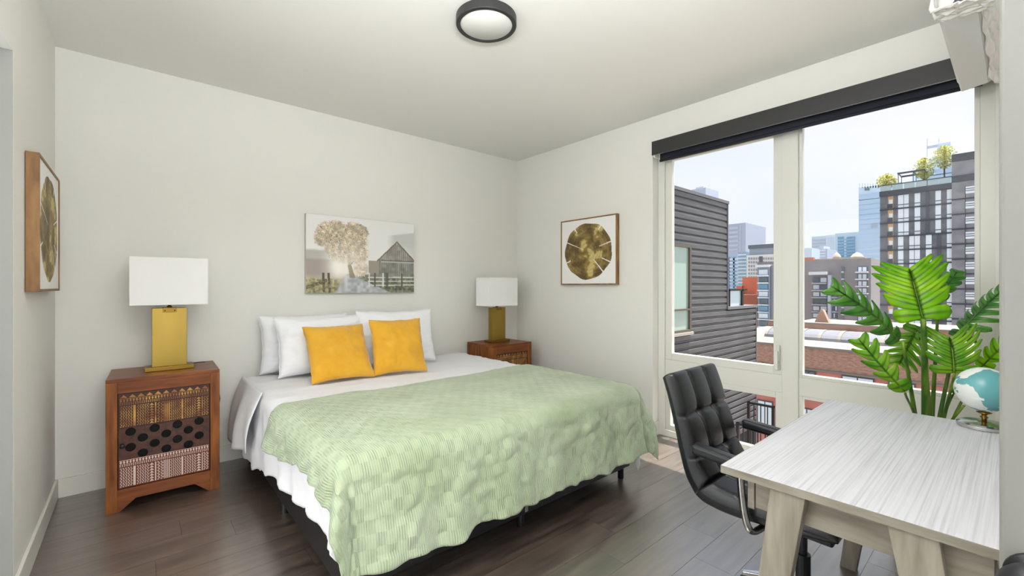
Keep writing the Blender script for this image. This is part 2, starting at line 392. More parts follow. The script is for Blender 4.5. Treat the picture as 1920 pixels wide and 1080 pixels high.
def plastic(nm, x0, x1, ys, seed, amp):
    nu, nv = 34, 26; vs = []; fs = []
    for i in range(nu):
        for j in range(nv):
            u, v = i / (nu - 1), j / (nv - 1)
            k = v * (len(ys) - 1); q = min(int(k), len(ys) - 2); f_ = k - q
            yy = ys[q][0] * (1 - f_) + ys[q + 1][0] * f_; zz = ys[q][1] * (1 - f_) + ys[q + 1][1] * f_
            n = fbm(u * 5 + seed, v * 6, 3) + .6 * abs(fbm(u * 9 + seed, v * 9, 7))
            xx = x0 + (x1 - x0) * u
            vs.append((xx + amp * n * .5, max(.003, yy + amp * n), zz - amp * abs(n)))
    for i in range(nu - 1):
        for j in range(nv - 1): fs.append((i * nv + j, (i + 1) * nv + j, (i + 1) * nv + j + 1, i * nv + j + 1))
    o = MB().add(vs, fs).build(nm, mat('plastic_wrap', 'f2f2f0', .22, spec=.8), ac, smooth=True)
    so = o.modifiers.new('s', 'SOLIDIFY'); so.thickness = .001
    return o
pw = plastic('plastic_wrap', AX0 - .10, AX1 + .03, [(.01, 2.24), (.05, 2.262), (.085, 2.295)], 2, .010)
pw['label'] = 'crumpled white plastic wrap'
pe = plastic('plastic_wrap', AX0 - .10, AX0 + .02, [(.03, 2.27), (.12, 2.28), (.20, 2.29), (.205, 2.60)], 5, .014)

# ------------------------------------------------------------------ ceiling light
cl = empty('ceiling_light', (1.435, 1.878, H)); tag(cl, 'round flat ceiling light with a black rim and white diffuser', 'ceiling light')
r0 = .163
MB().lathe([(.148, -.001), (r0, -.001), (r0, -.042), (r0 - .003, -.046), (r0 - .022, -.046), (r0 - .022, -.03), (.12, -.03)], (0, 0, 0), 72).build('rim', darkm, cl, smooth=False, bevel=.001)
MB().lathe([(.139, -.031), (.141, -.038), (.138, -.042), (.001, -.043)], (0, 0, 0), 72).build('diffuser', mat('opal_diffuser', 'e6e6e3', .5), cl, smooth=True)

# ------------------------------------------------------------------ vertex painted flat prints
def print_mesh(img, name, m, parent, P0, U, V):
    """img: h x w x 3 sRGB array laid on a grid spanning P0 + U (right) + V (up)"""
    hh, ww, _ = img.shape
    P0, U, V = Vector(P0), Vector(U), Vector(V)
    vs = []; cols = np.zeros((hh * ww, 4), np.float32); k = 0
    l = np.where(img <= .04045, img / 12.92, ((np.clip(img, 0, 1) + .055) / 1.055) ** 2.4)
    for j in range(hh):
        for i in range(ww):
            vs.append(P0 + U * (i / (ww - 1)) + V * (1 - j / (hh - 1)))
    cols[:, :3] = l.reshape(-1, 3); cols[:, 3] = 1
    fs = [(j * ww + i, (j + 1) * ww + i, (j + 1) * ww + i + 1, j * ww + i + 1) for j in range(hh - 1) for i in range(ww - 1)]
    me = bpy.data.meshes.new(name); me.from_pydata([tuple(v) for v in vs], [], fs); me.update()
    ca = me.color_attributes.new('print', 'FLOAT_COLOR', 'POINT'); ca.data.foreach_set('color', cols.ravel())
    me.materials.append(m); o = bpy.data.objects.new(name, me); C.objects.link(o); o.parent = parent
    return o
printm = mat('printed_surface', 'ffffff', .6, attr='print')
rng = np.random.default_rng(3)
def vnoise(hh, ww, cell, seed):
    r = np.random.default_rng(seed); gh, gw = hh // cell + 3, ww // cell + 3; g = r.random((gh, gw))
    yy, xx = np.mgrid[0:hh, 0:ww] / cell; y0 = yy.astype(int); x0 = xx.astype(int); fy = yy - y0; fx = xx - x0
    fy = fy * fy * (3 - 2 * fy); fx = fx * fx * (3 - 2 * fx)
    return (g[y0, x0] * (1 - fy) * (1 - fx) + g[y0 + 1, x0] * fy * (1 - fx) + g[y0, x0 + 1] * (1 - fy) * fx + g[y0 + 1, x0 + 1] * fy * fx)
def farm_print():
    hh, ww = 168, 252
    Y, X = np.mgrid[0:hh, 0:ww]; u = X / (ww - 1); v = Y / (hh - 1)
    col = lambda h_: np.array([int(h_[i:i + 2], 16) / 255 for i in (0, 2, 4)])
    im = np.ones((hh, ww, 3)) * col('e9e8e6')
    def lay(mask, c):
        nonlocal im
        mk = np.clip(mask, 0, 1)[..., None]; im = im * (1 - mk) + (c if isinstance(c, np.ndarray) and c.ndim == 3 else col(c) if isinstance(c, str) else c) * mk
    S = lambda a, b, x: np.clip((x - a) / (b - a), 0, 1)
    n1 = vnoise(hh, ww, 14, 1); n2 = vnoise(hh, ww, 4, 2); n3 = vnoise(hh, ww, 2, 4); n4 = vnoise(hh, ww, 7, 9)
    lay(S(.0, .02, v - (.17 - .25 * (u - .8))) * S(.72, .80, u) * .5 * S(.6, .3, v), 'a5a7a3')      # far hill right
    lay(S(.0, .03, v - .44 + .02 * n1) * S(.30, .1, u) * .8, 'a9a79e')
    lay(S(.0, .03, v - .55) * S(.33, .2, u) * .7, 'a08f8a')
    lay(S(.0, .06, v - .72 - .05 * n1) * .9, 'b9b09a')
    gr = col('8f8a66') * (0.75 + .5 * n2[..., None]); lay(S(.0, .03, v - .80 - .0 * u) * S(.33, .25, u), gr)
    gr2 = col('777a66') * (0.65 + .6 * n2[..., None]); lay(S(.0, .03, v - (.74 + .0 * u)) * S(.42, .5, u), gr2)
    # path
    lft = .33 - .10 * S(.74, 1, v); rgt = .36 + .40 * np.clip((v - .74) / .26, 0, 1) ** 1.0
    pc = col('b9bcc0') * (.82 + .3 * n4[..., None]); lay(S(0, .015, v - .74) * S(0, .02, u - lft) * S(0, .015, rgt - u), pc)
    # glow at the end of the road
    lay(np.exp(-(((u - .27) / .09) ** 2 + ((v - .62) / .16) ** 2)) * .95, 'fbf7ee')
    # trunk
    lay(((abs(u - .375 - .02 * np.sin(v * 9)) < .014 + .012 * S(.6, .8, v)) & (v > .5) & (v < .80)).astype(float) * .85, '8f8065')
    lay(((abs((u - .385) - (.60 - v) * .35) < .008) & (v > .42) & (v < .62)).astype(float) * .8, '857660')
    # crown
    cr = np.zeros((hh, ww))
    for (cx, cy, rx, ry) in ((.33, .24, .15, .17), (.12, .3, .07, .12), (.25, .16, .12, .12), (.40, .14, .10, .10), (.17, .22, .10, .16), (.27, .36, .15, .16), (.42, .30, .13, .22), (.47, .18, .08, .12), (.33, .5, .17, .14), (.45, .48, .10, .18), (.2, .42, .06, .1), (.47, .68, .08, .12)):
        cr = np.maximum(cr, 1.25 - (((u - cx) / rx) ** 2 + ((v - cy) / ry) ** 2))
    m = S(.38, .62, np.clip(cr, 0, 1) * .75 + n3 * .35 + n2 * .15 - .15)
    leaf = (col('a39478')[None, None] * (1 - n3[..., None]) + col('f2e4d2')[None, None] * n3[..., None]); leaf = leaf * (.78 + .35 * n4[..., None])
    warm = S(.62, .2, np.hypot((u - .36) / .6, (v - .62) / .6))[..., None]; leaf = leaf * (1 - warm * .55) + col('f8efe0') * warm * .55
    lay(m, np.clip(leaf, 0, 1)); lay((m > .3) * (n3 > .74) * (n2 < .5) * (v < .55) * .7, '6d5f4d')
    lay(np.exp(-(((u - .27) / .07) ** 2 + ((v - .68) / .12) ** 2)) * .9, 'fbf8f0')
    # barn
    roof = (v > .28 + abs(u - .82) * 1.42) & (v < .56) & (u > .62)
    body = (v >= .555) & (v < .80) & (u > .64) & (u < 1)
    pl = .85 + .22 * ((X % 5) < 2); pl = pl * (.85 + .3 * n4)
    lay(roof * 1., np.clip(col('a19b94') * pl[..., None], 0, 1)); lay(body * 1., np.clip(col('8e8f87') * pl[..., None], 0, 1))
    lay(((abs(v - (.28 + abs(u - .82) * 1.42)) < .012) & (v < .62) & (u > .62)) * .9, '6a6560')
    lay(((abs(v - .57) < .010) & (u > .66)) * .8, 'c4c1ba'); lay(((abs(v - .55) < .008) & (u > .66)) * .7, '615d58')
    lay(((v > .56) & (v < .78) & (u > .54) & (u < .645)) * .85, '8d8378')
    # fences
    for yy in (.79, .845, .90): lay(((abs(v - yy + .02 * (u - .6)) < .008) & (u > .53)) * .9, 'd6d5d2')
    for xx in (.545, .60, .68, .72, .87): lay(((abs(u - xx) < .007) & (v > .73) & (v < .92)) * .9, 'dcdbd8' if xx in (.68, .545) else '55534f')
    lay(((abs(u - .715) < .02) & (v > .72) & (v < .9)) * .6, '5f5e59')
    for xx in (.14, .185): lay(((abs(u - xx - .03 * (v - .8)) < .010) & (v > .74) & (v < 1.)) * .95, '544c42')
    lay((abs(v - (.93 - (u - 0) * .55)) < .022) * (u < .17) * .85, '5b5140'); lay((abs(v - (1.05 - (u - 0) * .75)) < .02) * (u < .2) * .7, '7d7360')
    lay(S(.45, .7, n3) * (v > .8) * (u < .26) * .35, 'd8cf9d')
    return np.clip(im, 0, 1)
cv = empty('canvas_picture', (0, 0, 0)); tag(cv, 'unframed canvas print of a barn, tree and lane above the bed', 'picture')
cx0, cx1, cz0, cz1 = 1.04, 2.012, 1.228, 1.882
MB().box(cx0, YB - .036, cz0, cx1, YB - .002, cz1).build('canvas', canvm, cv, bevel=.002)
print_mesh(farm_print(), 'print', printm, cv, (cx0 + .002, YB - .0368, cz0 + .002), (cx1 - cx0 - .004, 0, 0), (0, 0, cz1 - cz0 - .004))

def slice_print(seed):
    n = 190; Y, X = np.mgrid[0:n, 0:n]; u = (X / (n - 1) - .5) * 2; v = (Y / (n - 1) - .5) * 2
    col = lambda h_: np.array([int(h_[i:i + 2], 16) / 255 for i in (0, 2, 4)])
    im = np.ones((n, n, 3)) * col('efeeec')
    a = np.arctan2(v, u); r = np.hypot(u, v)
    t = vnoise(n, n, 26, seed) * .55 + vnoise(n, n, 11, seed + 1) * .3 + vnoise(n, n, 4, seed + 2) * .15
    rr = .87 + .012 * np.sin(a * 9 + seed) + .01 * np.sin(a * 5)
    t = np.clip((t - .28) / .45, 0, 1)[..., None]
    g = col('5d4a24') * (1 - t) + col('b39a52') * t; g = np.where(t > .75, g * .4 + col('d6c88a') * .6, g)
    rings = (.97 + .045 * np.sin(r * 60 + 3 * vnoise(n, n, 20, seed + 5)))[..., None]
    m = (r < rr)
    for ang, r_in, wd in ((-2.75, .15, .010), (-.28, .45, .010), (.42, .55, .011), (.85, .35, .013), (-2.15, .72, .013), (-1.0, .75, .013), (2.75, .7, .011)):
        d = np.abs(np.sin(a - ang)) * r; m &= ~((d < wd * (r / .6)) & (np.cos(a - ang) > 0) & (r > r_in))
    im[m] = np.clip(g * rings, 0, 1)[m]
    return im
framewood = mat('walnut_frame', '6e4a28', .5, noise_col='9a7242', nscale=4, nstretch=(6, 6, 1.5), bump=.1, bscale=30, nramp=(.3, .7))
def art(name, label, wallx, side, y0, y1, z0, z1, T, seed):
    o = empty(name, (0, 0, 0)); tag(o, label, 'picture')
    xw = wallx + side * .002; xf = wallx + side * T; t = .012
    xa, xb = min(xw, xf), max(xw, xf)
    for q in ((y0, z0, y0 + t, z1), (y1 - t, z0, y1, z1), (y0 + t, z0, y1 - t, z0 + t), (y0 + t, z1 - t, y1 - t, z1)):
        MB().box(xa, q[0], q[1], xb, q[2], q[3]).build('frame_rail', framewood, o, bevel=.0015)
    xi = wallx + side * (T - .006)
    MB().box(min(xw, xi), y0 + t, z0 + t, max(xw, xi), y1 - t, z1 - t).build('backing', mat('matboard', 'efeeec', .7), o)
    xp = xi + side * .0008
    if side < 0: print_mesh(slice_print(seed), 'print', printm, o, (xp, y1 - t, z0 + t), (0, -(y1 - y0 - 2 * t), 0), (0, 0, z1 - z0 - 2 * t))
    else: print_mesh(slice_print(seed), 'print', printm, o, (xp, y0 + t, z0 + t), (0, y1 - y0 - 2 * t, 0), (0, 0, z1 - z0 - 2 * t))
    return o
art('framed_picture', 'square picture of a gold wood slice, wooden box frame, beside the window', XR, -1, 2.385, 3.075, 1.302, 1.953, .044, 11)
art('framed_picture', 'square gold wood slice picture seen edge-on, on the left wall', XL, 1, 2.855, 3.53, 1.262, 1.885, .046, 31)

# ------------------------------------------------------------------ nightstands
carve_d = mat('carving_dark_ground', '3a1a0c', .5); carve_g = mat('carving_gilt', 'c49446', .4, noise_col='8a4e22', nscale=14, nramp=(.4, .6))
carve_w = mat('carving_whitewash', 'd9c3b8', .6); carve_b = mat('carving_brown_ground', '6b3320', .55)
disc_m = mat('carving_black_disc', '060505', .6, spec=.2); dotm = mat('carving_red_dot', '5c2412', .5)
def carved_rows(mb, x0, x1, z0, z1, yf, top_tri):
    """rows of small raised shapes on a panel lying in the plane y = yf, facing -y"""
    h_ = z1 - z0; d = .003
    def pr(poly): mb.prism([(p[0], p[1]) for p in poly], 1, yf - d, yf + .001)
    z = z1
    if top_tri:
        n = 11; wd = (x1 - x0) / n
        for i in range(n):
            a = x0 + i * wd; pr([(a + .1 * wd, z - .022), (a + .9 * wd, z - .022), (a + .5 * wd, z - .005)])
        z -= .026
    n = 30; wd = (x1 - x0) / n
    pr([(x0, z - .003), (x1, z - .003), (x1, z - .001), (x0, z - .001)])
    for i in range(n):
        a = x0 + (i + .5) * wd; pr([(a - .36 * wd, z - .012), (a - .1 * wd, z - .021), (a + .1 * wd, z - .021), (a + .36 * wd, z - .012), (a + .12 * wd, z - .005), (a - .12 * wd, z - .005)])
    z -= .024; n = 44; wd = (x1 - x0) / n
    for k in range(2):
        for i in range(n):
            a = x0 + (i + .5) * wd; pr([(a - .38 * wd, z), (a, z - .006), (a + .38 * wd, z)])
        z -= .008
    cols = [('z', 2.2), ('b', .7), ('z', 2.2), ('t', 1.0), ('b', .4), ('k', 1.2), ('s', 1.3), ('z', 2), ('b', .6), ('z', 2.4), ('t', 1.1), ('b', .3), ('k', 1.1)]
    tot = sum(c[1] for c in cols); x = x0 + .002; sc_ = (x1 - x0 - .004) / tot
    zb = z0 + .004; zt = z - .003
    for kind, wd in cols:
        wd *= sc_
        if kind == 'b': pr([(x + .2 * wd, zb), (x + .8 * wd, zb), (x + .8 * wd, zt), (x + .2 * wd, zt)])
        elif kind == 's':
            for q in range(4): pr([(x + (q + .25) * wd / 4, zb), (x + (q + .8) * wd / 4, zb), (x + (q + .8) * wd / 4, zt), (x + (q + .25) * wd / 4, zt)])
        elif kind in 'zk':
            rows = max(2, int((zt - zb) / .0085)); hh = (zt - zb) / rows; m = 5 if kind == 'z' else 2
            for j in range(rows):
                for q in range(m):
                    a = x + (q + .5 + (.25 if j % 2 else -.05)) * wd / m; b_ = zb + (j + .5) * hh
                    pr([(a - .36 * wd / m, b_), (a, b_ - .40 * hh), (a + .36 * wd / m, b_), (a, b_ + .40 * hh)])
        elif kind == 't':
            rows = max(2, int((zt - zb) / .014)); hh = (zt - zb) / rows
            for j in range(rows):
                b_ = zb + j * hh; pr([(x + .08 * wd, b_ + .1 * hh), (x + .92 * wd, b_ + .1 * hh), (x + .5 * wd, b_ + .95 * hh)])
        x += wd
def nightstand(loc, Wd, Dp, Ht, label, rz=0):
    o = empty('nightstand', loc, rz=rz); tag(o, label, 'nightstand')
    t = .045; hw = Wd / 2
    MB().box(-hw, 0, Ht - .022, hw, Dp, Ht).build('top', woodh, o, bevel=.003)
    for s in (-1, 1):
        x0, x1 = (-hw, -hw + .05) if s < 0 else (hw - .05, hw)
        MB().box(x0, 0, 0, x1, .03, Ht - .022).build('front_stile', woodm, o, bevel=.002)
        x0, x1 = (-hw, -hw + .02) if s < 0 else (hw - .02, hw)
        # side panel with a cut out at the bottom
        MB().prism([(.03, 0), (.08, 0), (.13, .07), (Dp - .11, .07), (Dp - .06, 0), (Dp, 0), (Dp, Ht - .022), (.03, Ht - .022)], 0, x0, x1).build('side_panel', woodm, o, bevel=.0015)
    MB().box(-hw + .05, .001, Ht - .085, hw - .05, .03, Ht - .022).build('top_rail', woodh, o, bevel=.001)
    MB().prism([(-hw + .05, .0), (-hw + .06, 0), (-hw + .13, .06), (hw - .13, .06), (hw - .06, 0), (hw - .05, 0), (hw - .05, .125), (-hw + .05, .125)], 1, .001, .03).build('bottom_rail', woodh, o, bevel=.001)
    MB().box(-hw + .02, Dp - .012, .07, hw - .02, Dp - .001, Ht - .022).build('back_panel', woodm, o)
    MB().box(-hw + .02, .03, .10, hw - .02, Dp - .012, .115).build('bottom_panel', woodm, o)
    # door
    dx0, dx1, dz0, dz1 = -hw + .053, hw - .053, .128, Ht - .088
    door = MB().box(dx0, .010, dz0, dx1, .027, dz1).build('door', carve_d, o)
    za = dz0 + (dz1 - dz0) * .30; zb = dz0 + (dz1 - dz0) * .63
    MB().box(dx0 + .002, .007, dz0 + .002, dx1 - .002, .010, za - .001).build('lower_panel', carve_b, door)
    mb = MB(); carved_rows(mb, dx0 + .004, dx1 - .004, dz0 + .003, za - .002, .007, False)
    c1 = mb.build('whitewashed_carving', carve_w, door); c1['kind'] = 'stuff'
    mb = MB(); carved_rows(mb, dx0 + .004, dx1 - .004, zb + .003, dz1 - .003, .010, True)
    c2 = mb.build('gilt_carving', carve_g, door); c2['kind'] = 'stuff'
    MB().box(dx0 + .002, .006, za + .001, dx1 - .002, .010, zb - .001).build('middle_panel', mat('carving_mid', '542a16', .45, noise_col='35180c', nscale=30), door)
    n = 4; wd = (dx1 - dx0) / n; hz = (zb - za) / 4.0
    for j in range(4):
        for i in range(n + (j % 2 == 0)):
            cx = dx0 + (i + (.0 if j % 2 == 0 else .5)) * wd; cz = za + (j + .5) * hz
            if cx < dx0 + .026 or cx > dx1 - .026: continue
            MB().lathe([(.0235, .0055), (.0235, .0035), (.020, .0015), (.001, .0010)], (cx, 0, cz), 20, axis=1).build('carved_disc', disc_m, door)
    mb = MB()
    for j in range(9):
        for i in range(26):
            cx = dx0 + (i + .5) * (dx1 - dx0) / 26; cz = za + (j + .5) * (zb - za) / 9
            ok = True
            for jj in range(4):
                for ii in range(n + 1):
                    ex = dx0 + (ii + (.0 if jj % 2 == 0 else .5)) * wd; ez = za + (jj + .5) * hz
                    if math.hypot(cx - ex, cz - ez) < .029: ok = False
            if ok: mb.prism([(cx - .0035, cz), (cx, cz - .0035), (cx + .0035, cz), (cx, cz + .0035)], 1, .0035, .0065)
    q = mb.build('carved_dots', dotm, door); q['kind'] = 'stuff'
    MB().lathe([(.011, .006), (.008, -.004), (.013, -.012), (.012, -.02), (.001, -.023)], (dx0 + .018, 0, (za + zb) / 2 - .005), 18, axis=1).build('knob', blackm, door, smooth=True)
    return o
nightstand((.135, 3.335, 0), .535, .42, .758, 'carved wooden nightstand left of the bed, whole front in view', R(-1.5))
nightstand((2.885, 3.335, 0), .52, .43, .705, 'wooden nightstand in the corner right of the bed, mostly hidden')

# ------------------------------------------------------------------ lamps
def lamp(loc, label, bw, bh, sw, sh, sd, z_sh, cord=False, rz=0):
    o = empty('table_lamp', loc, rz=rz); tag(o, label, 'lamp')
    MB().box(-bw / 2 - .035, -.06, 0, bw / 2 + .035, .06, .024).build('base', brassd, o, bevel=.0015)
    MB().box(-bw / 2, -.032, .024, bw / 2, .032, bh).build('body', brassm, o, bevel=.0015)
    cl_ = MB().box(-.035, -.036, bh - .028, .035, -.030, bh + .002).box(-.035, -.036, bh, .035, .036, bh + .003).build('clip', brassd, o, bevel=.001)
    for s in (-1, 1): MB().lathe([(.004, 0), (.004, -.003), (.001, -.004)], (s * .024, -.036, bh - .016), 12, axis=1).build('screw', blackm, cl_)
    MB().tube([(0, 0, bh), (0, 0, bh + .05)], .009, 14).tube([(0, 0, bh + .004), (0, 0, bh + .012)], .014, 14).build('neck', brassd, o, smooth=True)
    hs = MB(); a, b, tt = sw / 2, sd / 2, .002
    for q in ((-a, -b, a, -b + tt), (-a, b - tt, a, b), (-a, -b + tt, -a + tt, b - tt), (a - tt, -b + tt, a, b - tt)): hs.box(q[0], q[1], z_sh, q[2], q[3], z_sh + sh)
    sd_ = hs.build('lamp_shade', shadem, o)
    sp = MB().tube([(-a + tt, 0, z_sh + sh - .012), (a - tt, 0, z_sh + sh - .012)], .002, 6).tube([(0, -b + tt, z_sh + sh - .012), (0, b - tt, z_sh + sh - .012)], .002, 6).tube([(0, 0, bh + .04), (0, 0, z_sh + sh - .012)], .003, 8)
    sp.build('spider', brassd, sd_)
    MB().lathe([(.013, 0), (.014, .02), (.028, .055), (.03, .075), (.02, .10), (.001, .108)], (0, 0, bh + .045), 20).build('bulb', mat('frosted_bulb', 'f2f0ea', .4), o, smooth=True)
    if cord:
        MB().tube([(0, .065, .006), (.10, .10, .006), (.19, .14, .004), (.245, .17, -.02), (.262, .19, -.10), (.285, .205, -.20), (.295, .205, -.28), (.285, .21, -.36), (.275, .225, -.45), (.275, .235, -.60)], .0028, 8).build('cord', blackm, o, smooth=True)
    return o
lamp((.160, 3.545, .759), 'brass block table lamp with white box shade on the left nightstand', .175, .39, .385, .295, .20, .412, True)
lamp((2.86, 3.56, .706), 'brass block table lamp with white box shade in the right corner', .178, .36, .38, .29, .22, .380)

# ------------------------------------------------------------------ bed
BX0, BX1, BY0, BY1 = .59, 2.52, 1.665, 3.74
bed = empty('bed', (1.555, 2.7, 0)); tag(bed, 'wide bed with black metal base under white and green bedding', 'bed')
bed.location = (0, 0, 0)
navy = mat('black_base_fabric', '16161d', .8)
for q in ((BX0 + .02, BY0 + .03, BX1 - .02, BY0 + .055), (BX0 + .02, BY1 - .05, BX1 - .02, BY1 - .025), (BX0 + .02, BY0 + .055, BX0 + .045, BY1 - .05), (BX1 - .045, BY0 + .055, BX1 - .02, BY1 - .05)):
    MB().box(q[0], q[1], .085, q[2], q[3], .30).build('side_rail', blackm, bed, bevel=.004)
for i in range(11):
    yy = BY0 + .12 + i * .18; MB().box(BX0 + .045, yy, .27, BX1 - .045, yy + .06, .285).build('slat', blackm, bed)
for xx in (BX0 + .03, (BX0 + BX1) / 2 - .01, BX1 - .07):
    for yy in (BY0 + .06, (BY0 + BY1) / 2, BY1 - .12): MB().tube([(xx + .02, yy + .02, .0), (xx + .02, yy + .02, .27)], .02, 14).build('leg', blackm, bed, smooth=False)
MB().box((BX0 + BX1) / 2 - .012, BY0 + .020, .10, (BX0 + BX1) / 2 + .012, BY0 + .031, .17).build('latch', chrome, bed, bevel=.002)
MB().box(BX0, BY0, .302, BX1, BY1, .600).build('mattress', pillowm, bed, bevel=.045, segs=5)

def drape(name, m, x0, x1, y0, y1, ztop, Lx0, Lx1, Ly0, RR, step, fold, flare, wr, seed, ridge=0, parent=None, head=None):
    """cloth lying on the rectangle, hanging over the left, right and foot edges; L* give hang length against position"""
    # flat parameter grid
    def axis(lo, hi, st): n = max(2, int(round((hi - lo) / st))); return [lo + (hi - lo) * i / n for i in range(n + 1)]
    us = [-1 + i / 30 for i in range(30)] + [(x - x0) / (x1 - x0) for x in axis(x0, x1, step)] + [1 + (i + 1) / 30 for i in range(30)]
    vs_ = [-1 + i / 44 for i in range(44)] + [(y - y0) / (y1 - y0) for y in axis(y0, y1, step)]
    vv = []; uvs = []
    for u in us:
        for v in vs_:
            cx = x0 + (x1 - x0) * min(1, max(0, u)); cyv = min(1, max(0, v)); cy_ = y0 + (y1 - y0) * cyv
            if head and v > .5: cy_ += head(cx) * (cyv - .5) * 2
            dx = 0; sgn = 0
            if u < 0: dx = -u * Lx0(cy_); sgn = -1
            elif u > 1: dx = (u - 1) * Lx1(cy_); sgn = 1
            dy = -v * Ly0(cx) if v < 0 else 0
            t = math.hypot(dx, dy)
            a, b = cx + sgn * dx, cy_ - dy
            wz = wr * (fbm(a * 3.1 + seed, b * 3.1, .3) * .6 + .4 * fbm(a * 9 + seed, b * 13, 1)) + ridge * abs(fbm(a * 2.2 + seed, b * 10, 5))
            if t < 1e-6:
                # creases running to the edge
                p = Vector((cx, cy_, ztop + wz + wr))
            else:
                n = Vector((sgn * dx / t, -dy / t, 0))
                ang = math.atan2(dy, dx) if dx > 0 else PI / 2
                # perimeter coordinate
                if dy == 0: s = (cy_ - y0)
                elif dx == 0: s = -(cx - x0) - .5 if True else 0
                else: s = -ang / (PI / 2) * .5
                if sgn > 0: s = 5 + (cy_ - y0) if dy == 0 else (5 - ang / (PI / 2) * .5 if dx > 0 else s)
                arc = PI * RR / 2
                if t < arc: ph = t / RR; out = RR * math.sin(ph); dn = RR * (1 - math.cos(ph))
                else: out = RR; dn = RR + (t - arc)
                g = max(0, t - arc * .6)
                fo = fold * min(1, g / .28) ** 1.5 * (math.sin(s * 2 * PI / .31 + 2.2 * fbm(s * 1.4 + seed, .2) + seed) * .6 + .8 * fbm(s * 4.2 + seed, g * 1.2, 2))
                corner = math.sin(2 * ang) if (dx > 0 and dy > 0) else 0
                fo += corner * fold * 1.6 * min(1, g / .2) * math.cos(ang * 6 + seed)
                out += flare * g + fo + wr * min(1, g / .06) * (1.4 * fbm(a * 7 + seed, b * 7 + dn * 5, 3) + 3.6 * abs(fbm(a * 6.5 + dn * 1.6 + seed, b * 6.5 - dn * 1.2, 8)) - 1.0)
                p = Vector((cx, cy_, ztop)) + n * out; p.z = ztop - dn * (1 - .04 * corner) + (wz + wr) * max(0, 1 - t / arc)
                p.z = max(p.z, .012)
            vv.append(tuple(p)); uvs.append((a, b))
    nv = len(vs_); fs = [(i * nv + j, (i + 1) * nv + j, (i + 1) * nv + j + 1, i * nv + j + 1) for i in range(len(us) - 1) for j in range(nv - 1)]
    me = bpy.data.meshes.new(name); me.from_pydata(vv, [], fs); me.update()
    uvl = me.uv_layers.new(name='UVMap'); lv = [0] * len(me.loops); me.loops.foreach_get('vertex_index', lv)
    uvl.data.foreach_set('uv', [c for i in lv for c in uvs[i]])
    me.polygons.foreach_set('use_smooth', [True] * len(me.polygons)); me.materials.append(m)
    o = bpy.data.objects.new(name, me); C.objects.link(o)
    so = o.modifiers.new('thick', 'SOLIDIFY'); so.thickness = .004; so.offset = 1
    if parent: o.parent = parent
    return o
RR = .055
def wavy(f, a, k, s): return lambda q: max(.02, f(q) + a * fbm(q * k, s))
sheet = drape('bed_sheet', whitec, BX0 + RR - .012, BX1 - RR + .012, BY0 + RR - .012, BY1 - .03, .606,
              wavy(lambda q: interp(q, [1.66, 1.9, 2.3, 2.7, 3.1, 3.45, 3.74], [.34, .31, .36, .40, .48, .49, .45]), .03, 4, 3),
              lambda q: .46, lambda q: .40, RR, .03, .013, .06, .004, 4.2, ridge=.014)
tag(sheet, 'white cotton bed sheet hanging over the sides of the bed', 'bed sheet')
# loose turned corner of the sheet by the head, left side
n1, n2 = 20, 22; mb = MB(); vs = []; fs = []
for i in range(n1 + 1):
    for j in range(n2 + 1):
        u, v = i / n1, j / n2
        yy = 3.02 + .66 * u; zz = .615 - v * (.40 - .10 * abs(u - .7)) + .0
        xx = .585 - .075 * math.sin(min(1, v * 1.2) * PI / 2) - .03 * v * math.sin(u * PI) - .015 * math.sin(u * 14 + 2 * v) * v
        vs.append((xx, yy, zz + .018 * math.sin(PI * v * .5 + 1.57) * 1))
for i in range(n1):
    for j in range(n2): a = i * (n2 + 1) + j; fs.append((a, a + n2 + 1, a + n2 + 2, a + 1))
fl = mb.add(vs, fs).build('sheet_corner', whitec, sheet, smooth=True); fl.modifiers.new('s', 'SOLIDIFY').thickness = .003
blanket = drape('blanket', green, BX0 + RR - .02, BX1 - RR + .02, BY0 + RR - .02, 2.67, .622,
                wavy(lambda q: interp(q, [1.66, 1.8, 2.0, 2.16, 2.4, 2.55], [.20, .17, .16, .19, .22, .24]), .02, 5, 8),
                wavy(lambda q: .30, .02, 4, 3), wavy(lambda q: .445, .03, 4.5, 5), RR + .012, .014, .020, .21, .006, 1.3, ridge=.006,
                head=lambda x_: .02 * math.sin(x_ * 3.1) + .012 * math.sin(x_ * 9))
tag(blanket, 'sage green waffle weave blanket spread over the foot of the bed', 'blanket')

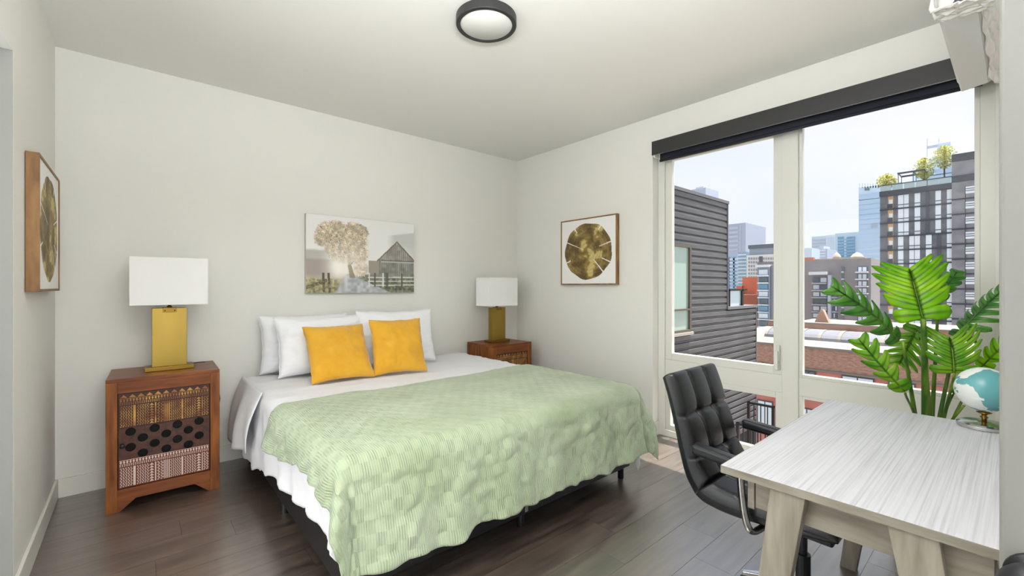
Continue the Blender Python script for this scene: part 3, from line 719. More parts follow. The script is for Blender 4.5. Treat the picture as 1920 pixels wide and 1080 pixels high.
# ------------------------------------------------------------------ pillows
def pillow(name, m, W, Hh, T, loc, tilt, yaw, roll, label, cat, seed, pinch=.07, group=None, wrk=.016, n=44, ncol=None):
    vs = []; fs = []; idx = {}
    def pt(u, v, s):
        x = W / 2 * u * (1 - pinch * (1 - v * v)); z = Hh / 2 * v * (1 - pinch * (1 - u * u))
        e_ = max(0, (1 - abs(u) ** 2.6) * (1 - abs(v) ** 2.6)); th = T / 2 * e_ ** .52
        d = wrk * (fbm(u * 2.2 + seed, v * 2.2, s) + .5 * abs(fbm(u * 5 + seed, v * 4, s + 2))) * min(1, e_ * 3)
        sag = -.012 * max(0, -v) * (1 - u * u)
        return (x + wrk * .5 * fbm(v * 3 + seed, u), s * (th + d) + sag, z + wrk * .4 * fbm(u * 3 + seed, v, 5))
    for s in (-1, 1):
        for i in range(n + 1):
            for j in range(n + 1):
                if s == 1 and (i in (0, n) or j in (0, n)): idx[(s, i, j)] = idx[(-1, i, j)]; continue
                u = math.sin((i / n - .5) * PI) * .35 + (i / n * 2 - 1) * .65; v = math.sin((j / n - .5) * PI) * .35 + (j / n * 2 - 1) * .65
                idx[(s, i, j)] = len(vs); vs.append(pt(u, v, s))
    for s in (-1, 1):
        for i in range(n):
            for j in range(n): fs.append((idx[(s, i, j)], idx[(s, i + 1, j)], idx[(s, i + 1, j + 1)], idx[(s, i, j + 1)]))
    vs = [(p[0], p[1], p[2] + Hh / 2) for p in vs]
    o = MB().add(vs, fs).build(name, m, smooth=True, loc=loc)
    o.rotation_euler = (-tilt, roll, yaw); tag(o, label, cat, group)
    # seam piping round the edge
    ring = []
    for k in range(160):
        q = k / 40; sd_, f_ = int(q), q - int(q); c_ = f_ * 2 - 1
        u, v = [(c_, -1), (1, c_), (-c_, 1), (-1, -c_)][sd_]; p = pt(u, v, -1); ring.append((p[0], p[1], p[2] + Hh / 2))
    ring.append(ring[0]); MB().tube(ring, .0028, 6, cap=False).build('seam', m, o, smooth=True)
    return o
pillow('pillow', pillowm, .66, .43, .17, (1.02, 3.655, .635), R(8), R(0), 0, 'white pillow at the far left, back one by the wall', 'pillow', 1)
pillow('pillow', pillowm, .68, .44, .19, (1.10, 3.43, .635), R(17), R(2), 0, 'white pillow on the left, directly behind the left yellow cushion', 'pillow', 5)
pillow('pillow', pillowm, .66, .42, .16, (1.76, 3.655, .635), R(8), R(0), 0, 'white pillow against the wall behind the right yellow cushion, mostly hidden', 'pillow', 9)
pillow('pillow', pillowm, .66, .46, .17, (1.68, 3.40, .635), R(14), R(-7), 0, 'white pillow standing at the right, beyond the right yellow cushion', 'pillow', 14)
pillow('cushion', yellow, .43, .45, .15, (1.105, 3.075, .630), R(36), R(-2), R(0), 'larger mustard yellow velvet cushion, left one of the two', 'cushion', 21, .06, wrk=.011)
pillow('cushion', yellow, .40, .44, .14, (1.515, 3.04, .630), R(26), R(-12), R(0), 'mustard yellow velvet cushion, right one of the two', 'cushion', 26, .06, wrk=.010)

# ------------------------------------------------------------------ desk
DX0, DX1, DY0, DY1, DZ = 1.33, 2.49, .012, .582, .750
desk = empty('desk', (0, 0, 0)); tag(desk, 'pale grey wood-grain desk with splayed legs at the right', 'desk')
MB().box(DX0, DY0, DZ - .023, DX1, DY1, DZ).build('desktop', oakg, desk, bevel=.0012)
AZ = .640
MB().box(DX0 - .0012, DY0, DZ - .0225, DX0, DY1, DZ - .0008).build('edge_band', oakd, desk)
MB().box(DX0, DY1, DZ - .0225, DX1, DY1 + .0012, DZ - .0008).build('edge_band', oakd, desk)
MB().box(DX0 + .04, DY0 + .02, AZ, DX0 + .056, DY1 - .082, DZ - .023).build('end_panel', oakd, desk, bevel=.001)
MB().box(DX1 - .056, DY0 + .02, AZ, DX1 - .04, DY1 - .082, DZ - .023).build('end_panel', oakd, desk, bevel=.001)
MB().box(DX0 + .056, DY0 + .02, AZ, DX1 - .056, DY0 + .036, DZ - .023).build('back_panel', oakd, desk, bevel=.001)
MB().box(DX0 + .056, DY0 + .036, AZ, DX1 - .056, DY1 - .082, AZ + .012).build('drawer_bottom', oakd, desk)
for a in range(2):
    xa = DX0 + .036 + a * .545; xb = xa + .543
    d_ = MB().box(xa, DY1 - .08, AZ - .006, xb, DY1 - .062, DZ - .026).build('drawer', oakd, desk, bevel=.001)
    MB().box((xa + xb) / 2 - .05, DY1 - .062, .68, (xa + xb) / 2 + .05, DY1 - .05, .69).build('handle', darkm, d_, bevel=.002)
def dleg(xo, ytop, ybot, wt, wb):
    x0, x1 = xo, xo + .036
    MB().hexa([(x0, ybot, 0), (x1, ybot, 0), (x1, ybot + wb, 0), (x0, ybot + wb, 0), (x0, ytop, DZ - .023), (x1, ytop, DZ - .023), (x1, ytop + wt, DZ - .023), (x0, ytop + wt, DZ - .023)]).build('leg', oakv, desk, bevel=.002)
dleg(DX0 + .004, .365, .475, .084, .06); dleg(DX0 + .004, .112, .02, .088, .05)
dleg(DX1 - .04, .365, .475, .084, .06); dleg(DX1 - .04, .112, .02, .088, .05)

# ------------------------------------------------------------------ globe
gb = empty('desk_globe', (2.435, .083, DZ + .0005)); tag(gb, 'small teal and cream globe on a silver stand, on the desk', 'globe')
MB().lathe([(.001, 0), (.072, 0), (.076, .004), (.076, .014), (.066, .020), (.02, .022), (.001, .022)], (0, 0, 0), 48).build('base', chrome, gb, smooth=False, bevel=.001)
MB().lathe([(.008, .02), (.007, .035), (.012, .04), (.006, .046), (.010, .052), (.022, .058), (.010, .063)], (0, 0, 0), 20).build('stem', brassd, gb, smooth=True)
def globe_material():
    m = bpy.data.materials.new('globe_map'); m.use_nodes = True; t = m.node_tree; N = t.nodes; L = t.links; b = N['Principled BSDF']; b.inputs['Roughness'].default_value = .25
    tcn = N.new('ShaderNodeTexCoord'); n = N.new('ShaderNodeTexNoise'); n.inputs['Scale'].default_value = 11; n.inputs['Detail'].default_value = 7; n.inputs['Distortion'].default_value = .3
    mp = N.new('ShaderNodeMapping'); mp.inputs['Location'].default_value = (.33, .1, .02); L.new(tcn.outputs['Object'], mp.inputs[0]); L.new(mp.outputs[0], n.inputs['Vector'])
    cr = N.new('ShaderNodeValToRGB'); cr.color_ramp.interpolation = 'LINEAR'
    cr.color_ramp.elements[0].position = .50; cr.color_ramp.elements[0].color = lin('5b9ba0') + (1,); cr.color_ramp.elements[1].position = .515; cr.color_ramp.elements[1].color = lin('dfe3df') + (1,)
    L.new(n.outputs['Fac'], cr.inputs[0]); L.new(cr.outputs[0], b.inputs['Base Color']); return m
bm = bmesh.new(); bmesh.ops.create_uvsphere(bm, u_segments=48, v_segments=28, radius=.083); me = bpy.data.meshes.new('ball'); bm.to_mesh(me); bm.free()
me.polygons.foreach_set('use_smooth', [True] * len(me.polygons)); me.materials.append(globe_material())
ball = bpy.data.objects.new('ball', me); C.objects.link(ball); ball.parent = gb; ball.location = (0, 0, .145); ball.rotation_euler = (.3, .2, .9)
# title plate on the ball
d3 = Vector((-.93, .12, -.30)).normalized(); c3 = Vector((0, 0, .145)) + d3 * .0815; s3 = d3.cross(Vector((0, 0, 1))).normalized(); u3 = s3.cross(d3)
vs = []
for sg in (0, .0025):
    for a, b in ((-1, -1), (1, -1), (1, 1), (-1, 1)): vs.append(c3 + s3 * a * .013 + u3 * b * .004 + d3 * sg)
MB().hexa(vs).build('title_plate', mat('cream_label', 'dfe9e6', .5), gb)

# ------------------------------------------------------------------ office chair
ch = empty('office_chair', (0, 0, 0)); tag(ch, 'black tufted leather office chair pulled up to the desk', 'chair')
CX0, CX1 = 1.80, 2.235
def spline(pts, n):
    P = [Vector((p[0], p[1], 0)) for p in pts]; out = []
    P = [P[0] * 2 - P[1]] + P + [P[-1] * 2 - P[-2]]
    segs = len(P) - 3
    for k in range(n + 1):
        q = k / n * segs; i = min(int(q), segs - 1); f_ = q - i; a, b, c, d = P[i:i + 4]
        out.append(.5 * ((2 * b) + (-a + c) * f_ + (2 * a - 5 * b + 4 * c - d) * f_ ** 2 + (-a + 3 * b - 3 * c + d) * f_ ** 3))
    return out
def upholster(name, inner, outer, cols, rows, n, nx, bulge):
    A = spline(inner, n); B = spline(outer, n); vs = []; fs = []; dark = []
    for i in range(n + 1):
        nrm = (A[i] - B[i]).normalized(); tt = i / n
        for k in range(nx + 1):
            u = k / nx; edge = min(u, 1 - u, .06) / .06; er = math.sqrt(max(0, 1 - (1 - edge) ** 2))
            ed2 = min(tt, 1 - tt, .05) / .05; er2 = math.sqrt(max(0, 1 - (1 - ed2) ** 2))
            cu = abs(math.sin(PI * u * cols)); cv_ = abs(math.sin(PI * tt * rows))
            seam = min(min(1, cu * 4), min(1, cv_ * 4)) ** .5
            button = math.exp(-((cu ** 2 + cv_ ** 2) / .16)) if .1 < u < .9 and .05 < tt < .95 else 0
            hgt = bulge * (cu ** .5 * .5 + cv_ ** .5 * .5) * (.35 + .65 * seam) - .008 * (1 - seam) - .020 * button
            p = B[i] + (A[i] - B[i]) * (.45 + .55 * er * (.5 + .5 * er2)) + nrm * hgt * er * er2
            vs.append((CX0 + (CX1 - CX0) * u, p.x, p.y))
    m0 = len(vs)
    for i in range(n + 1):
        for k in range(nx + 1):
            u = k / nx; edge = min(u, 1 - u, .05) / .05; er = math.sqrt(max(0, 1 - (1 - edge) ** 2))
            p = B[i] + (A[i] - B[i]) * (.44 - .44 * er); vs.append((CX0 + (CX1 - CX0) * u, p.x, p.y))
    W = nx + 1
    for i in range(n):
        for k in range(nx):
            a = i * W + k; fs.append((a, a + 1, a + W + 1, a + W)); a += m0; fs.append((a, a + W, a + W + 1, a + 1))
    for i in range(n):
        for k in (0, nx): a = i * W + k; fs.append((a, a + W, a + W + m0, a + m0))
    for k in range(nx):
        for i in (0, n): a = i * W + k; fs.append((a, a + 1, a + 1 + m0, a + m0))
    return MB().add(vs, fs).build(name, leather, ch, smooth=True)
back_in = [(1.012, .905), (.975, .80), (.935, .68), (.905, .58), (.875, .505), (.845, .468)]
back_out = [(1.055, .868), (1.03, .79), (1.0, .67), (.975, .56), (.945, .46), (.905, .395)]
seat_in = [(.843, .466), (.80, .452), (.72, .448), (.60, .455), (.50, .458), (.43, .452), (.395, .43)]
seat_out = [(.903, .393), (.86, .372), (.76, .362), (.62, .372), (.52, .386), (.44, .395), (.40, .405)]
upholster('backrest', back_in, back_out, 3, 3, 72, 72, .014)
upholster('seat', seat_in, seat_out, 3, 3, 60, 72, .010)
for s, xa in ((-1, CX0 - .062), (1, CX1 + .008)):
    # padded arm, slightly rising to the rear
    mb = MB(); mb.hexa([(xa, .60, .573), (xa + .054, .60, .573), (xa + .054, .885, .590), (xa, .885, .590), (xa, .60, .612), (xa + .054, .60, .612), (xa + .054, .885, .636), (xa, .885, .636)])
    mb.build('armrest', leather, ch, bevel=.014, segs=4)
    xm = xa + .027; xi = CX0 + .03 if s < 0 else CX1 - .03
    pts = [(xm, .70, .585), (xm, .695, .50), (xm, .685, .42), (xm, .675, .375), (xm - s * .012, .668, .352), (xm - s * .035, .660, .342), (xi - s * .03, .65, .345), (xi - s * .09, .64, .352)]
    mb = MB(); vs0 = [Vector(p) for p in pts]
    sp_ = []
    for i in range(len(vs0) - 1):
        for k in range(4): sp_.append(vs0[i].lerp(vs0[i + 1], k / 4))
    sp_.append(vs0[-1])
    for _ in range(4): sp_ = [sp_[0]] + [(sp_[i - 1] + sp_[i] * 2 + sp_[i + 1]) / 4 for i in range(1, len(sp_) - 1)] + [sp_[-1]]
    o = mb.tube(sp_, .0135, 14).build('arm_tube', chrome, ch, smooth=True); o['label'] = 'curved chrome arm support'
ccx, ccy = (CX0 + CX1) / 2, .56
MB().box(ccx - .09, ccy - .12, .325, ccx + .09, ccy + .10, .372).build('tilt_mechanism', blackm, ch, bevel=.008)
MB().tube([(ccx - .06, ccy - .06, .34), (1.84, .585, .345), (1.80, .58, .335), (1.785, .578, .295)], [.005, .005, .006, .007], 10).build('lever', blackm, ch, smooth=True)
MB().tube([(ccx, ccy, .10), (ccx, ccy, .22)], .026, 20).tube([(ccx, ccy, .22), (ccx, ccy, .33)], .015, 20).build('gas_lift', blackm, ch, smooth=False)
base = MB().lathe([(.04, .075), (.045, .10), (.035, .125), (.001, .125)], (ccx, ccy, 0), 24).build('base', chrome, ch)
for k in range(5):
    a = 2 * PI * k / 5 + R(35); dx, dy = math.cos(a), math.sin(a); px_, py_ = -dy, dx
    tip = Vector((ccx + dx * .215, ccy + dy * .215, 0)); root = Vector((ccx + dx * .02, ccy + dy * .02, 0)); s_ = Vector((px_, py_, 0))
    MB().hexa([root - s_ * .025 + Vector((0, 0, .082)), tip - s_ * .012 + Vector((0, 0, .062)), tip + s_ * .012 + Vector((0, 0, .062)), root + s_ * .025 + Vector((0, 0, .082)),
               root - s_ * .02 + Vector((0, 0, .115)), tip - s_ * .010 + Vector((0, 0, .078)), tip + s_ * .010 + Vector((0, 0, .078)), root + s_ * .02 + Vector((0, 0, .115))]).build('spoke', chrome, base, bevel=.003)
    c_ = tip - Vector((dx, dy, 0)) * .012
    mb = MB()
    for o_ in (-1, 1): mb.tube([c_ + s_ * (o_ * .006) + Vector((0, 0, .026)), c_ + s_ * (o_ * .022) + Vector((0, 0, .026))], .0255, 20)
    mb.tube([c_ + Vector((0, 0, .03)), c_ + Vector((0, 0, .066))], .006, 10)
    mb.build('caster', blackm, base)

# ------------------------------------------------------------------ monstera
leaf_hi = leaf_material('leaf_bright', '7cc412', 'b4e428', '2c5410', .55)
leaf_md = leaf_material('leaf_mid', '5aa81c', 'a2d23a', '27480f', .5)
leaf_dk = leaf_material('leaf_deep', '3c8426', '6fae48', '1c3c1a', .4)
stem_m = mat('stem_green', '2f5a14', .4, noise_col='7a9a26', nscale=6, nstretch=(4, 4, .6), nramp=(.4, .7))
plant = empty('monstera_plant', (2.93, .29, 0)); tag(plant, 'tall green monstera plant between the desk and the window', 'plant')
PO = Vector((2.93, .29, 0))
potm = mat('pot_glaze', 'd8d6d0', .5)
MB().lathe([(.11, 0), (.12, .01), (.145, .30), (.15, .31), (.14, .315), (.132, .29), (.001, .285)], (0, 0, 0), 40).build('pot', potm, plant, smooth=False, bevel=.002)
MB().lathe([(.131, .27), (.12, .287), (.05, .292), (.001, .292)], (0, 0, 0), 30).build('soil', mat('potting_soil', '2e231b', .95), plant)
def leaf(m, B, T, N, w, nl, droop, curl, split=.6, gapmax=.30, asym=1.0, label=None):
    B, T, N = Vector(B), Vector(T), Vector(N); u = (T - B); L_ = u.length; u.normalize()
    n = (N - u * N.dot(u)).normalized(); s_ = n.cross(u)
    # heart-shaped half width against the midrib position t
    def hw(t): return w * (.62 + .75 * t) * (1 - t ** 3.2) ** .55 if t > 0 else w * .62
    vs = []; fs = []; vein = []
    def P(t, v, side):
        base_t = t
        wd = hw(min(.999, max(0, t))) * (asym if side > 0 else 1)
        al = R(62 - 46 * t) * (1 if True else 1)                       # vein angle to the midrib
        if t < .22: al = R(62 + (0.22 - t) * 190)                    # lowest lobes sweep backwards
        y_ = wd * v; x_ = L_ * t * .93 + math.cos(al) * wd * v * (.55 + .45 * v)
        z_ = -droop * (y_ / w) ** 2 * w - curl * (x_ / L_ - .35) ** 2 * L_ + .05 * w * math.sin(v * PI)
        return B + u * x_ + s_ * (side * y_) + n * z_
    for side in (-1, 1):
        for k in range(nl):
            nv_, nt_ = 9, 6
            b0 = len(vs)
            for a in range(nv_ + 1):
                v = a / nv_
                g = 0 if v < split else gapmax * ((v - split) / (1 - split)) ** .7 * .5
                g2 = g + (.30 * max(0, (v - .82) / .18) ** 2)
                for b in range(nt_ + 1):
                    f_ = b / nt_; ff = .5 + (f_ - .5) * (1 - 2 * min(.48, g2))
                    t = (k + ff) / nl
                    p = P(t, v, side)
                    p += n * (.10 * w / nl * 3 * math.cos((f_ - .5) * PI) * v)
                    vs.append(p); cv_ = abs(ff - .5) * (1 if v > 0 else 1) ; vein.append(max(0, 1 - cv_ * 9) * (.85 - .5 * v) if a > 0 else 1.0)
            for a in range(nv_):
                for b in range(nt_):
                    q = b0 + a * (nt_ + 1) + b; fs.append((q, q + nt_ + 1, q + nt_ + 2, q + 1) if side > 0 else (q, q + 1, q + nt_ + 2, q + nt_ + 1))
    vs = [Vector((v.x, max(v.y, .015 + .004 * (i_ % 3)), v.z)) - PO for i_, v in enumerate(vs)]
    me = bpy.data.meshes.new('leaf'); me.from_pydata([tuple(v) for v in vs], [], fs); me.update()
    at_ = me.attributes.new('vein', 'FLOAT', 'POINT'); at_.data.foreach_set('value', vein)
    me.polygons.foreach_set('use_smooth', [True] * len(me.polygons)); me.materials.append(m)
    o = bpy.data.objects.new('leaf', me); C.objects.link(o); o.parent = plant
    so = o.modifiers.new('t', 'SOLIDIFY'); so.thickness = .0012; so.offset = 0
    rib = [P(t / 10, 0, 1) - PO - n * .001 for t in range(11)]
    MB().tube(rib, [.0045 - .0035 * i / 10 for i in range(11)], 8).build('midrib', stem_m, o, smooth=True)
    return B
def stem(px0, B, r0_, r1_, bend=.0):
    a = at(px0, 785, 2.15); root = Vector((2.93, .29, .29)) + (a - at(1745, 785, 2.15)) * .35
    p1 = a; B = Vector(B); mid = (p1 + B) / 2 + Vector((0, 0, .02)) + (at(1745 + bend, 600, 2.15) - at(1745, 600, 2.15))
    K = [root, p1, mid, B]; pts = []
    for i in range(13):
        t = i / 12; m_ = 1 - t
        pts.append(K[0] * m_ ** 3 + K[1] * 3 * m_ * m_ * t + K[2] * 3 * m_ * t * t + K[3] * t ** 3)
    MB().tube([p - PO for p in pts], [r0_ + (r1_ - r0_) * i / 12 for i in range(13)], 10).build('stem', stem_m, plant, smooth=True)
toC = -ray(1745, 600).normalized()
UPV = Vector((0, 0, 1)); RT = Vector((CY, -SY, 0))
B = leaf(leaf_hi, at(1731, 598, 2.02), at(1703, 494, 2.10), toC + UPV * .25 + RT * .05, .150, 6, .22, .25, .55, .30); stem(1737, B, .020, .010)
B = leaf(leaf_dk, at(1693, 640, 2.05), at(1567, 529, 1.98), toC * .75 + UPV * .55 - RT * .25, .075, 6, .50, .35, .22, .6); stem(1722, B, .012, .006, -6)
B = leaf(leaf_md, at(1697, 736, 2.0), at(1603, 632, 2.05), toC * .9 - RT * .45 + UPV * .3, .062, 5, .45, .30, .3, .5); stem(1738, B, .008, .0045, -20)
B = leaf(leaf_md, at(1722, 612, 2.2), at(1682, 690, 2.28), toC + UPV * .35, .085, 6, .3, .2, .3, .5); stem(1752, B, .010, .006, 0)
B = leaf(leaf_md, at(1790, 700, 1.98), at(1783, 628, 1.99), toC * .8 + UPV * .9 + RT * .1, .125, 6, .35, .5, .35, .38, .95); stem(1765, B, .009, .005, 6)
B = leaf(leaf_dk, at(1790, 632, 2.12), at(1884, 532, 2.05), toC * .5 + UPV * .9 - RT * .5, .095, 7, .75, .2, .15, .65); stem(1755, B, .011, .006, 10)
B = leaf(leaf_hi, at(1838, 690, 2.1), at(1893, 636, 2.0), toC + UPV * .3, .050, 4, .3, .2, .4, .4); stem(1772, B, .008, .004, 14)
B = leaf(leaf_dk, at(1788, 738, 2.05), at(1826, 702, 2.0), toC + UPV * .1, .028, 4, .3, .2, .6, .2); stem(1762, B, .007, .004, 4)
B = leaf(leaf_dk, at(1760, 560, 2.25), at(1800, 500, 2.28), toC + UPV * .3, .045, 5, .4, .2); stem(1748, B, .012, .005)
for a, b, r_ in ((1722, (1716, 690), .009), (1735, (1742, 606), .013), (1772, (1800, 762), .006), (1760, (1770, 690), .010)):
    pass
MB().tube([at(1775, 800, 2.1) - PO, at(1795, 775, 2.08) - PO, at(1808, 760, 2.06) - PO], [.006, .006, .005], 8).build('stem', stem_m, plant, smooth=True)

# ================================================================== outside
ground = bx('ground', mat('street_asphalt', '8d8b88', .9), -20, -150, -24, 700, 400, -23.8); ground['kind'] = 'structure'; ground['label'] = 'street level far below the window'
# --- wing of this building with corrugated dark cladding (faces -y)
WY = 4.78
slm = mat('metal_siding', '5f6063', .42, .0, noise_col='4b4b4e', nscale=2, nstretch=(.6, 1, 4), spec=.7)
wing = empty('wing_building', (0, 0, 0)); tag(wing, 'neighbouring wing clad in dark corrugated metal boards, outside the window', 'building')
core = mat('dark_core', '232427', .8)
MB().box(4.2, WY + .05, -20, 11.26, WY + 5, 3.40).build('upper_core', core, wing)
MB().box(11.26, WY + .05, -20, 13.11, WY + 5, .70).build('lower_core', core, wing)
pitch = .158; z = 3.36; meshes = {}
def slat_mesh(ln):
    pr_ = [(0, 0), (.028, -.012), (.028, -.10), (0, -.118), (0, -.150), (.045, -.150), (.045, 0)]   # (depth to viewer grows negative)
    pts = [(-.045 + 0, 0)]
    mb = MB(); mb.prism([(-.04, -.004), (-.045, -.012), (-.045, -.098), (-.040, -.108), (-.006, -.128), (-.006, -.154), (.012, -.154), (.012, 0), (-.012, 0)], 0, 0, ln)
    return mb
while z > -2.6:
    ln = 11.29 - 4.2 if z > .80 else 13.14 - 4.2
    if ln not in meshes:
        o = slat_mesh(ln).build('siding_board', slm, wing); meshes[ln] = o.data
    else:
        o = bpy.data.objects.new('siding_board', meshes[ln]); C.objects.link(o); o.parent = wing
    o.location = (4.2, WY + .04, z); z -= pitch
flash = mat('flashing', '707174', .4, .3)
MB().box(4.2, WY - .03, 3.36, 11.33, WY + .3, 3.43).build('parapet_cap', flash, wing)
MB().box(11.26, WY - .03, .70, 13.18, WY + .3, .77).build('parapet_cap', flash, wing)
MB().box(11.27, WY - .02, .77, 11.31, WY + .06, 3.37).build('corner_trim', flash, wing)
MB().box(13.12, WY - .012, -20, 13.16, WY + .06, .70).build('corner_trim', flash, wing)
bronze = mat('bronze_frame', '5d564c', .5)
wn = empty('window', (0, 0, 0), wing)
for q in ((8.2, .28, 9.35, .34), (8.2, 2.14, 9.35, 2.20), (9.27, .34, 9.35, 2.14), (8.2, .34, 8.28, 2.14), (8.28, .76, 9.27, .80)):
    MB().box(q[0], WY - .05, q[1], q[2], WY + .05, q[3]).build('window_frame', bronze, wn)
MB().box(8.28, WY - .008, .34, 9.27, WY + .0, 2.14).build('pane', mat('green_glass', '9fb5ab', .08, spec=1), wn)
MB().box(8.15, WY - .075, .22, 9.40, WY + .05, .28).build('sill', mat('sill_stone', 'a9a49c', .6), wing)
# roof lantern / glazed screen on the lower roof
sc1 = empty('roof_screen', (0, 0, 0), wing)
MB().box(11.66, WY + .12, .77, 12.40, WY + .16, 1.17).build('pane', mat('pale_glass', 'c3d3dc', .1, spec=1), sc1)
for q in ((11.60, .77, 11.66, 1.20), (12.40, .77, 12.50, 1.20), (11.60, 1.17, 12.75, 1.22)): MB().box(q[0], WY + .08, q[1], q[2], WY + .2, q[3]).build('frame_bar', core, sc1)

# --- lower terrace with black railings
terr = bx('terrace', mat('terrace_paving', '7a6e62', .8, noise_col='6f6357', nscale=3), 4.2, .5, -2.4, 9.3, 4.70, -2.05); tag(terr, 'sunlit beige terrace below the window behind railings', 'terrace')
def railing(X, y0, y1, ztop, zbot, label):
    o = empty('railing', (X, y0, zbot)); tag(o, label, 'railing', )
    ln = y1 - y0; hh = ztop - zbot
    MB().box(-.02, 0, hh - .04, .02, ln, hh).build('top_rail', blackm, o)
    MB().box(-.015, 0, .08, .015, ln, .11).build('bottom_rail', blackm, o)
    for yy in (0, ln - .045): MB().box(-.025, yy, 0, .025, yy + .045, hh).build('post', blackm, o)
    n = int(ln / .10); ms = None
    for i in range(1, n):
        if ms is None: b_ = MB().box(-.008, -.008, .10, .008, .008, hh - .03).build('baluster', blackm, o); ms = b_.data
        else: b_ = bpy.data.objects.new('baluster', ms); C.objects.link(b_); b_.parent = o
        b_.location = (0, ln * i / n, 0)
railing(9.0, 2.955, 3.43, -.945, -2.05, 'short black balcony railing farther out, ending at a thick post')
railing(7.0, 1.6, 2.83, -.80, -2.05, 'long black balcony railing nearer the window')

# --- buildings farther away (all faces parallel to our window wall unless noted)
def yz(X, px, py): p = on(0, X, px, py); return p.y, p.z
def block(name, label, X, pxl, pxr, pyt, depth, m, zb=-23.8, cat='building', pyref=None):
    """box building: front face in plane X, between two image columns, roof height from row pyt"""
    yl, zt = yz(X, pxl, pyt); yr, _ = yz(X, pxr, pyt)
    o = empty(name, (X, (yl + yr) / 2, zb)); tag(o, label, cat)
    MB().box(0, yr - (yl + yr) / 2, 0, depth, yl - (yl + yr) / 2, zt - zb).build('wall', m, o)
    o['_'] = 0; del o['_']
    return o, yr, yl, zt
def rel(o, mb_fn): pass
def panes(o, X, y0, y1, z0, z1, m, name='window', dx=.10, frame=None):
    L0 = o.location
    w_ = MB().box(-dx, y0 - L0.y, z0 - L0.z, .02, y1 - L0.y, z1 - L0.z).build(name, m, o)
    return w_
hazeglass = mat('tower_glass_haze', 'bcd3e8', .15, spec=1); tealglass = mat('tower_glass_teal', '5c8fae', .2, spec=1)  # first glass has the distance haze put into its pale blue
winl = mat('pane_painted_sky', 'd3dde6', .12, spec=1); wind = mat('pane_dark', '4d5a66', .12, spec=1)  # pale pane has a sky reflection put into its base colour

# brick building with painted lower wall
brick = mat('brick_upper', 'b08d7c', .9, noise_col='97705f', nscale=1.6, nstretch=(1, 3, 8), bump=.3, bscale=4, detail=7)
redp = mat('brick_painted_red', 'c07a6c', .85, noise_col='b56a5e', nscale=1.2, detail=5)
stone = mat('coping', '7d7771', .8); roofm = mat('white_roof_membrane', '88827c', .8, noise_col='7d766f', nscale=.3)
o = empty('brick_building', (28, 6, -23.8)); tag(o, 'low brick building with white roof, rounded skylights and painted red lower wall', 'building')
Lr = lambda z_: z_ + 23.8
MB().box(0, -11, 0, 30, 9, Lr(-3.25)).build('lower_wall', redp, o)
MB().box(.02, -11, Lr(-3.25), 30, 9, Lr(-2.35)).build('roof', roofm, o)
MB().box(0, -11, Lr(-3.25), .5, 9, Lr(-2.12)).build('upper_wall', brick, o)
MB().box(-.08, -11, Lr(-2.12), .6, 9, Lr(-2.0)).build('coping', stone, o)
MB().box(-.06, -11, Lr(-3.32), .0, 9, Lr(-3.22)).build('ledge', stone, o)
MB().box(-.06, -11, Lr(-5.05), .0, 9, Lr(-4.98)).build('ledge', mat('ledge_pink', 'b0766c', .8), o)
MB().box(16, -11, Lr(-2.35), 16.5, 9, Lr(-1.95)).build('rear_parapet', brick, o)
MB().box(15.9, -11, Lr(-1.95), 16.6, 9, Lr(-1.82)).build('coping', stone, o)
# gable on the rear parapet
g0 = yz(44, 1520, 610)[0] - 6; g1 = yz(44, 1548, 610)[0] - 6; gm = (g0 + g1) / 2
MB().prism([(g1, Lr(-1.9)), (g0, Lr(-1.9)), (gm + .1, Lr(-.75)), (gm - .1, Lr(-.75))], 0, 17, 17.6).build('gable', brick, o)
# vaulted skylight ribs along Y
yl = yz(36, 1450, 640)[0] - 6; yr = yz(36, 1800, 640)[0] - 6
nseg = 10; vs = []
arc = [(math.cos(PI * k / nseg) * 1.5, math.sin(PI * k / nseg) * .62) for k in range(nseg + 1)]
vgl = mat('skylight_glass', '6f7078', .3)
bay = (yl - yr) / 9
for i in range(9):
    ya, yb_ = yr + i * bay, yr + (i + 1) * bay
    MB().prism([(8 + a, Lr(-2.35) + b) for a, b in arc], 1, ya + .09, yb_ - .09).build('skylight', vgl, o)
    MB().prism([(8 + a * 1.04, Lr(-2.35) + b * 1.06) for a, b in arc], 1, yb_ - .09, yb_ + .09).build('skylight_rib', stone, o)
def bwin(y0, y1, z0, z1, m=winl, n=2):
    f_ = MB().box(-.05, y0 - 6, Lr(z0), .0, y1 - 6, Lr(z1)).build('window', mat('window_dark_frame', '55504a', .6), o)
    for k in range(n):
        a = y0 + .06 + (y1 - y0 - .06) * k / n; b_ = y0 + (y1 - y0 - .06) * (k + 1) / n
        MB().box(-.08, a - 6, Lr(z0) + .06, -.05, b_ - 6, Lr(z1) - .06).build('pane', m, f_)
for y0 in (-3.6, -1.35, .9, 3.2 - .05, 4.675, 7.16, 9.4, 11.8):
    if y0 in (3.15,): bwin(2.45, 3.81, -3.55, -2.98 - .08); continue
    w_ = 1.35 if y0 == 4.675 else .65 if y0 == 7.16 else 1.0
    bwin(y0, y0 + w_, -4.1, -3.34, wind if y0 in (7.16, 9.4) else winl)
for y0 in (-3.5, -1, 1.5, 4.4, 7.15, 9.26, 11.5): bwin(y0, y0 + .85, -7.3, -5.42, winl)

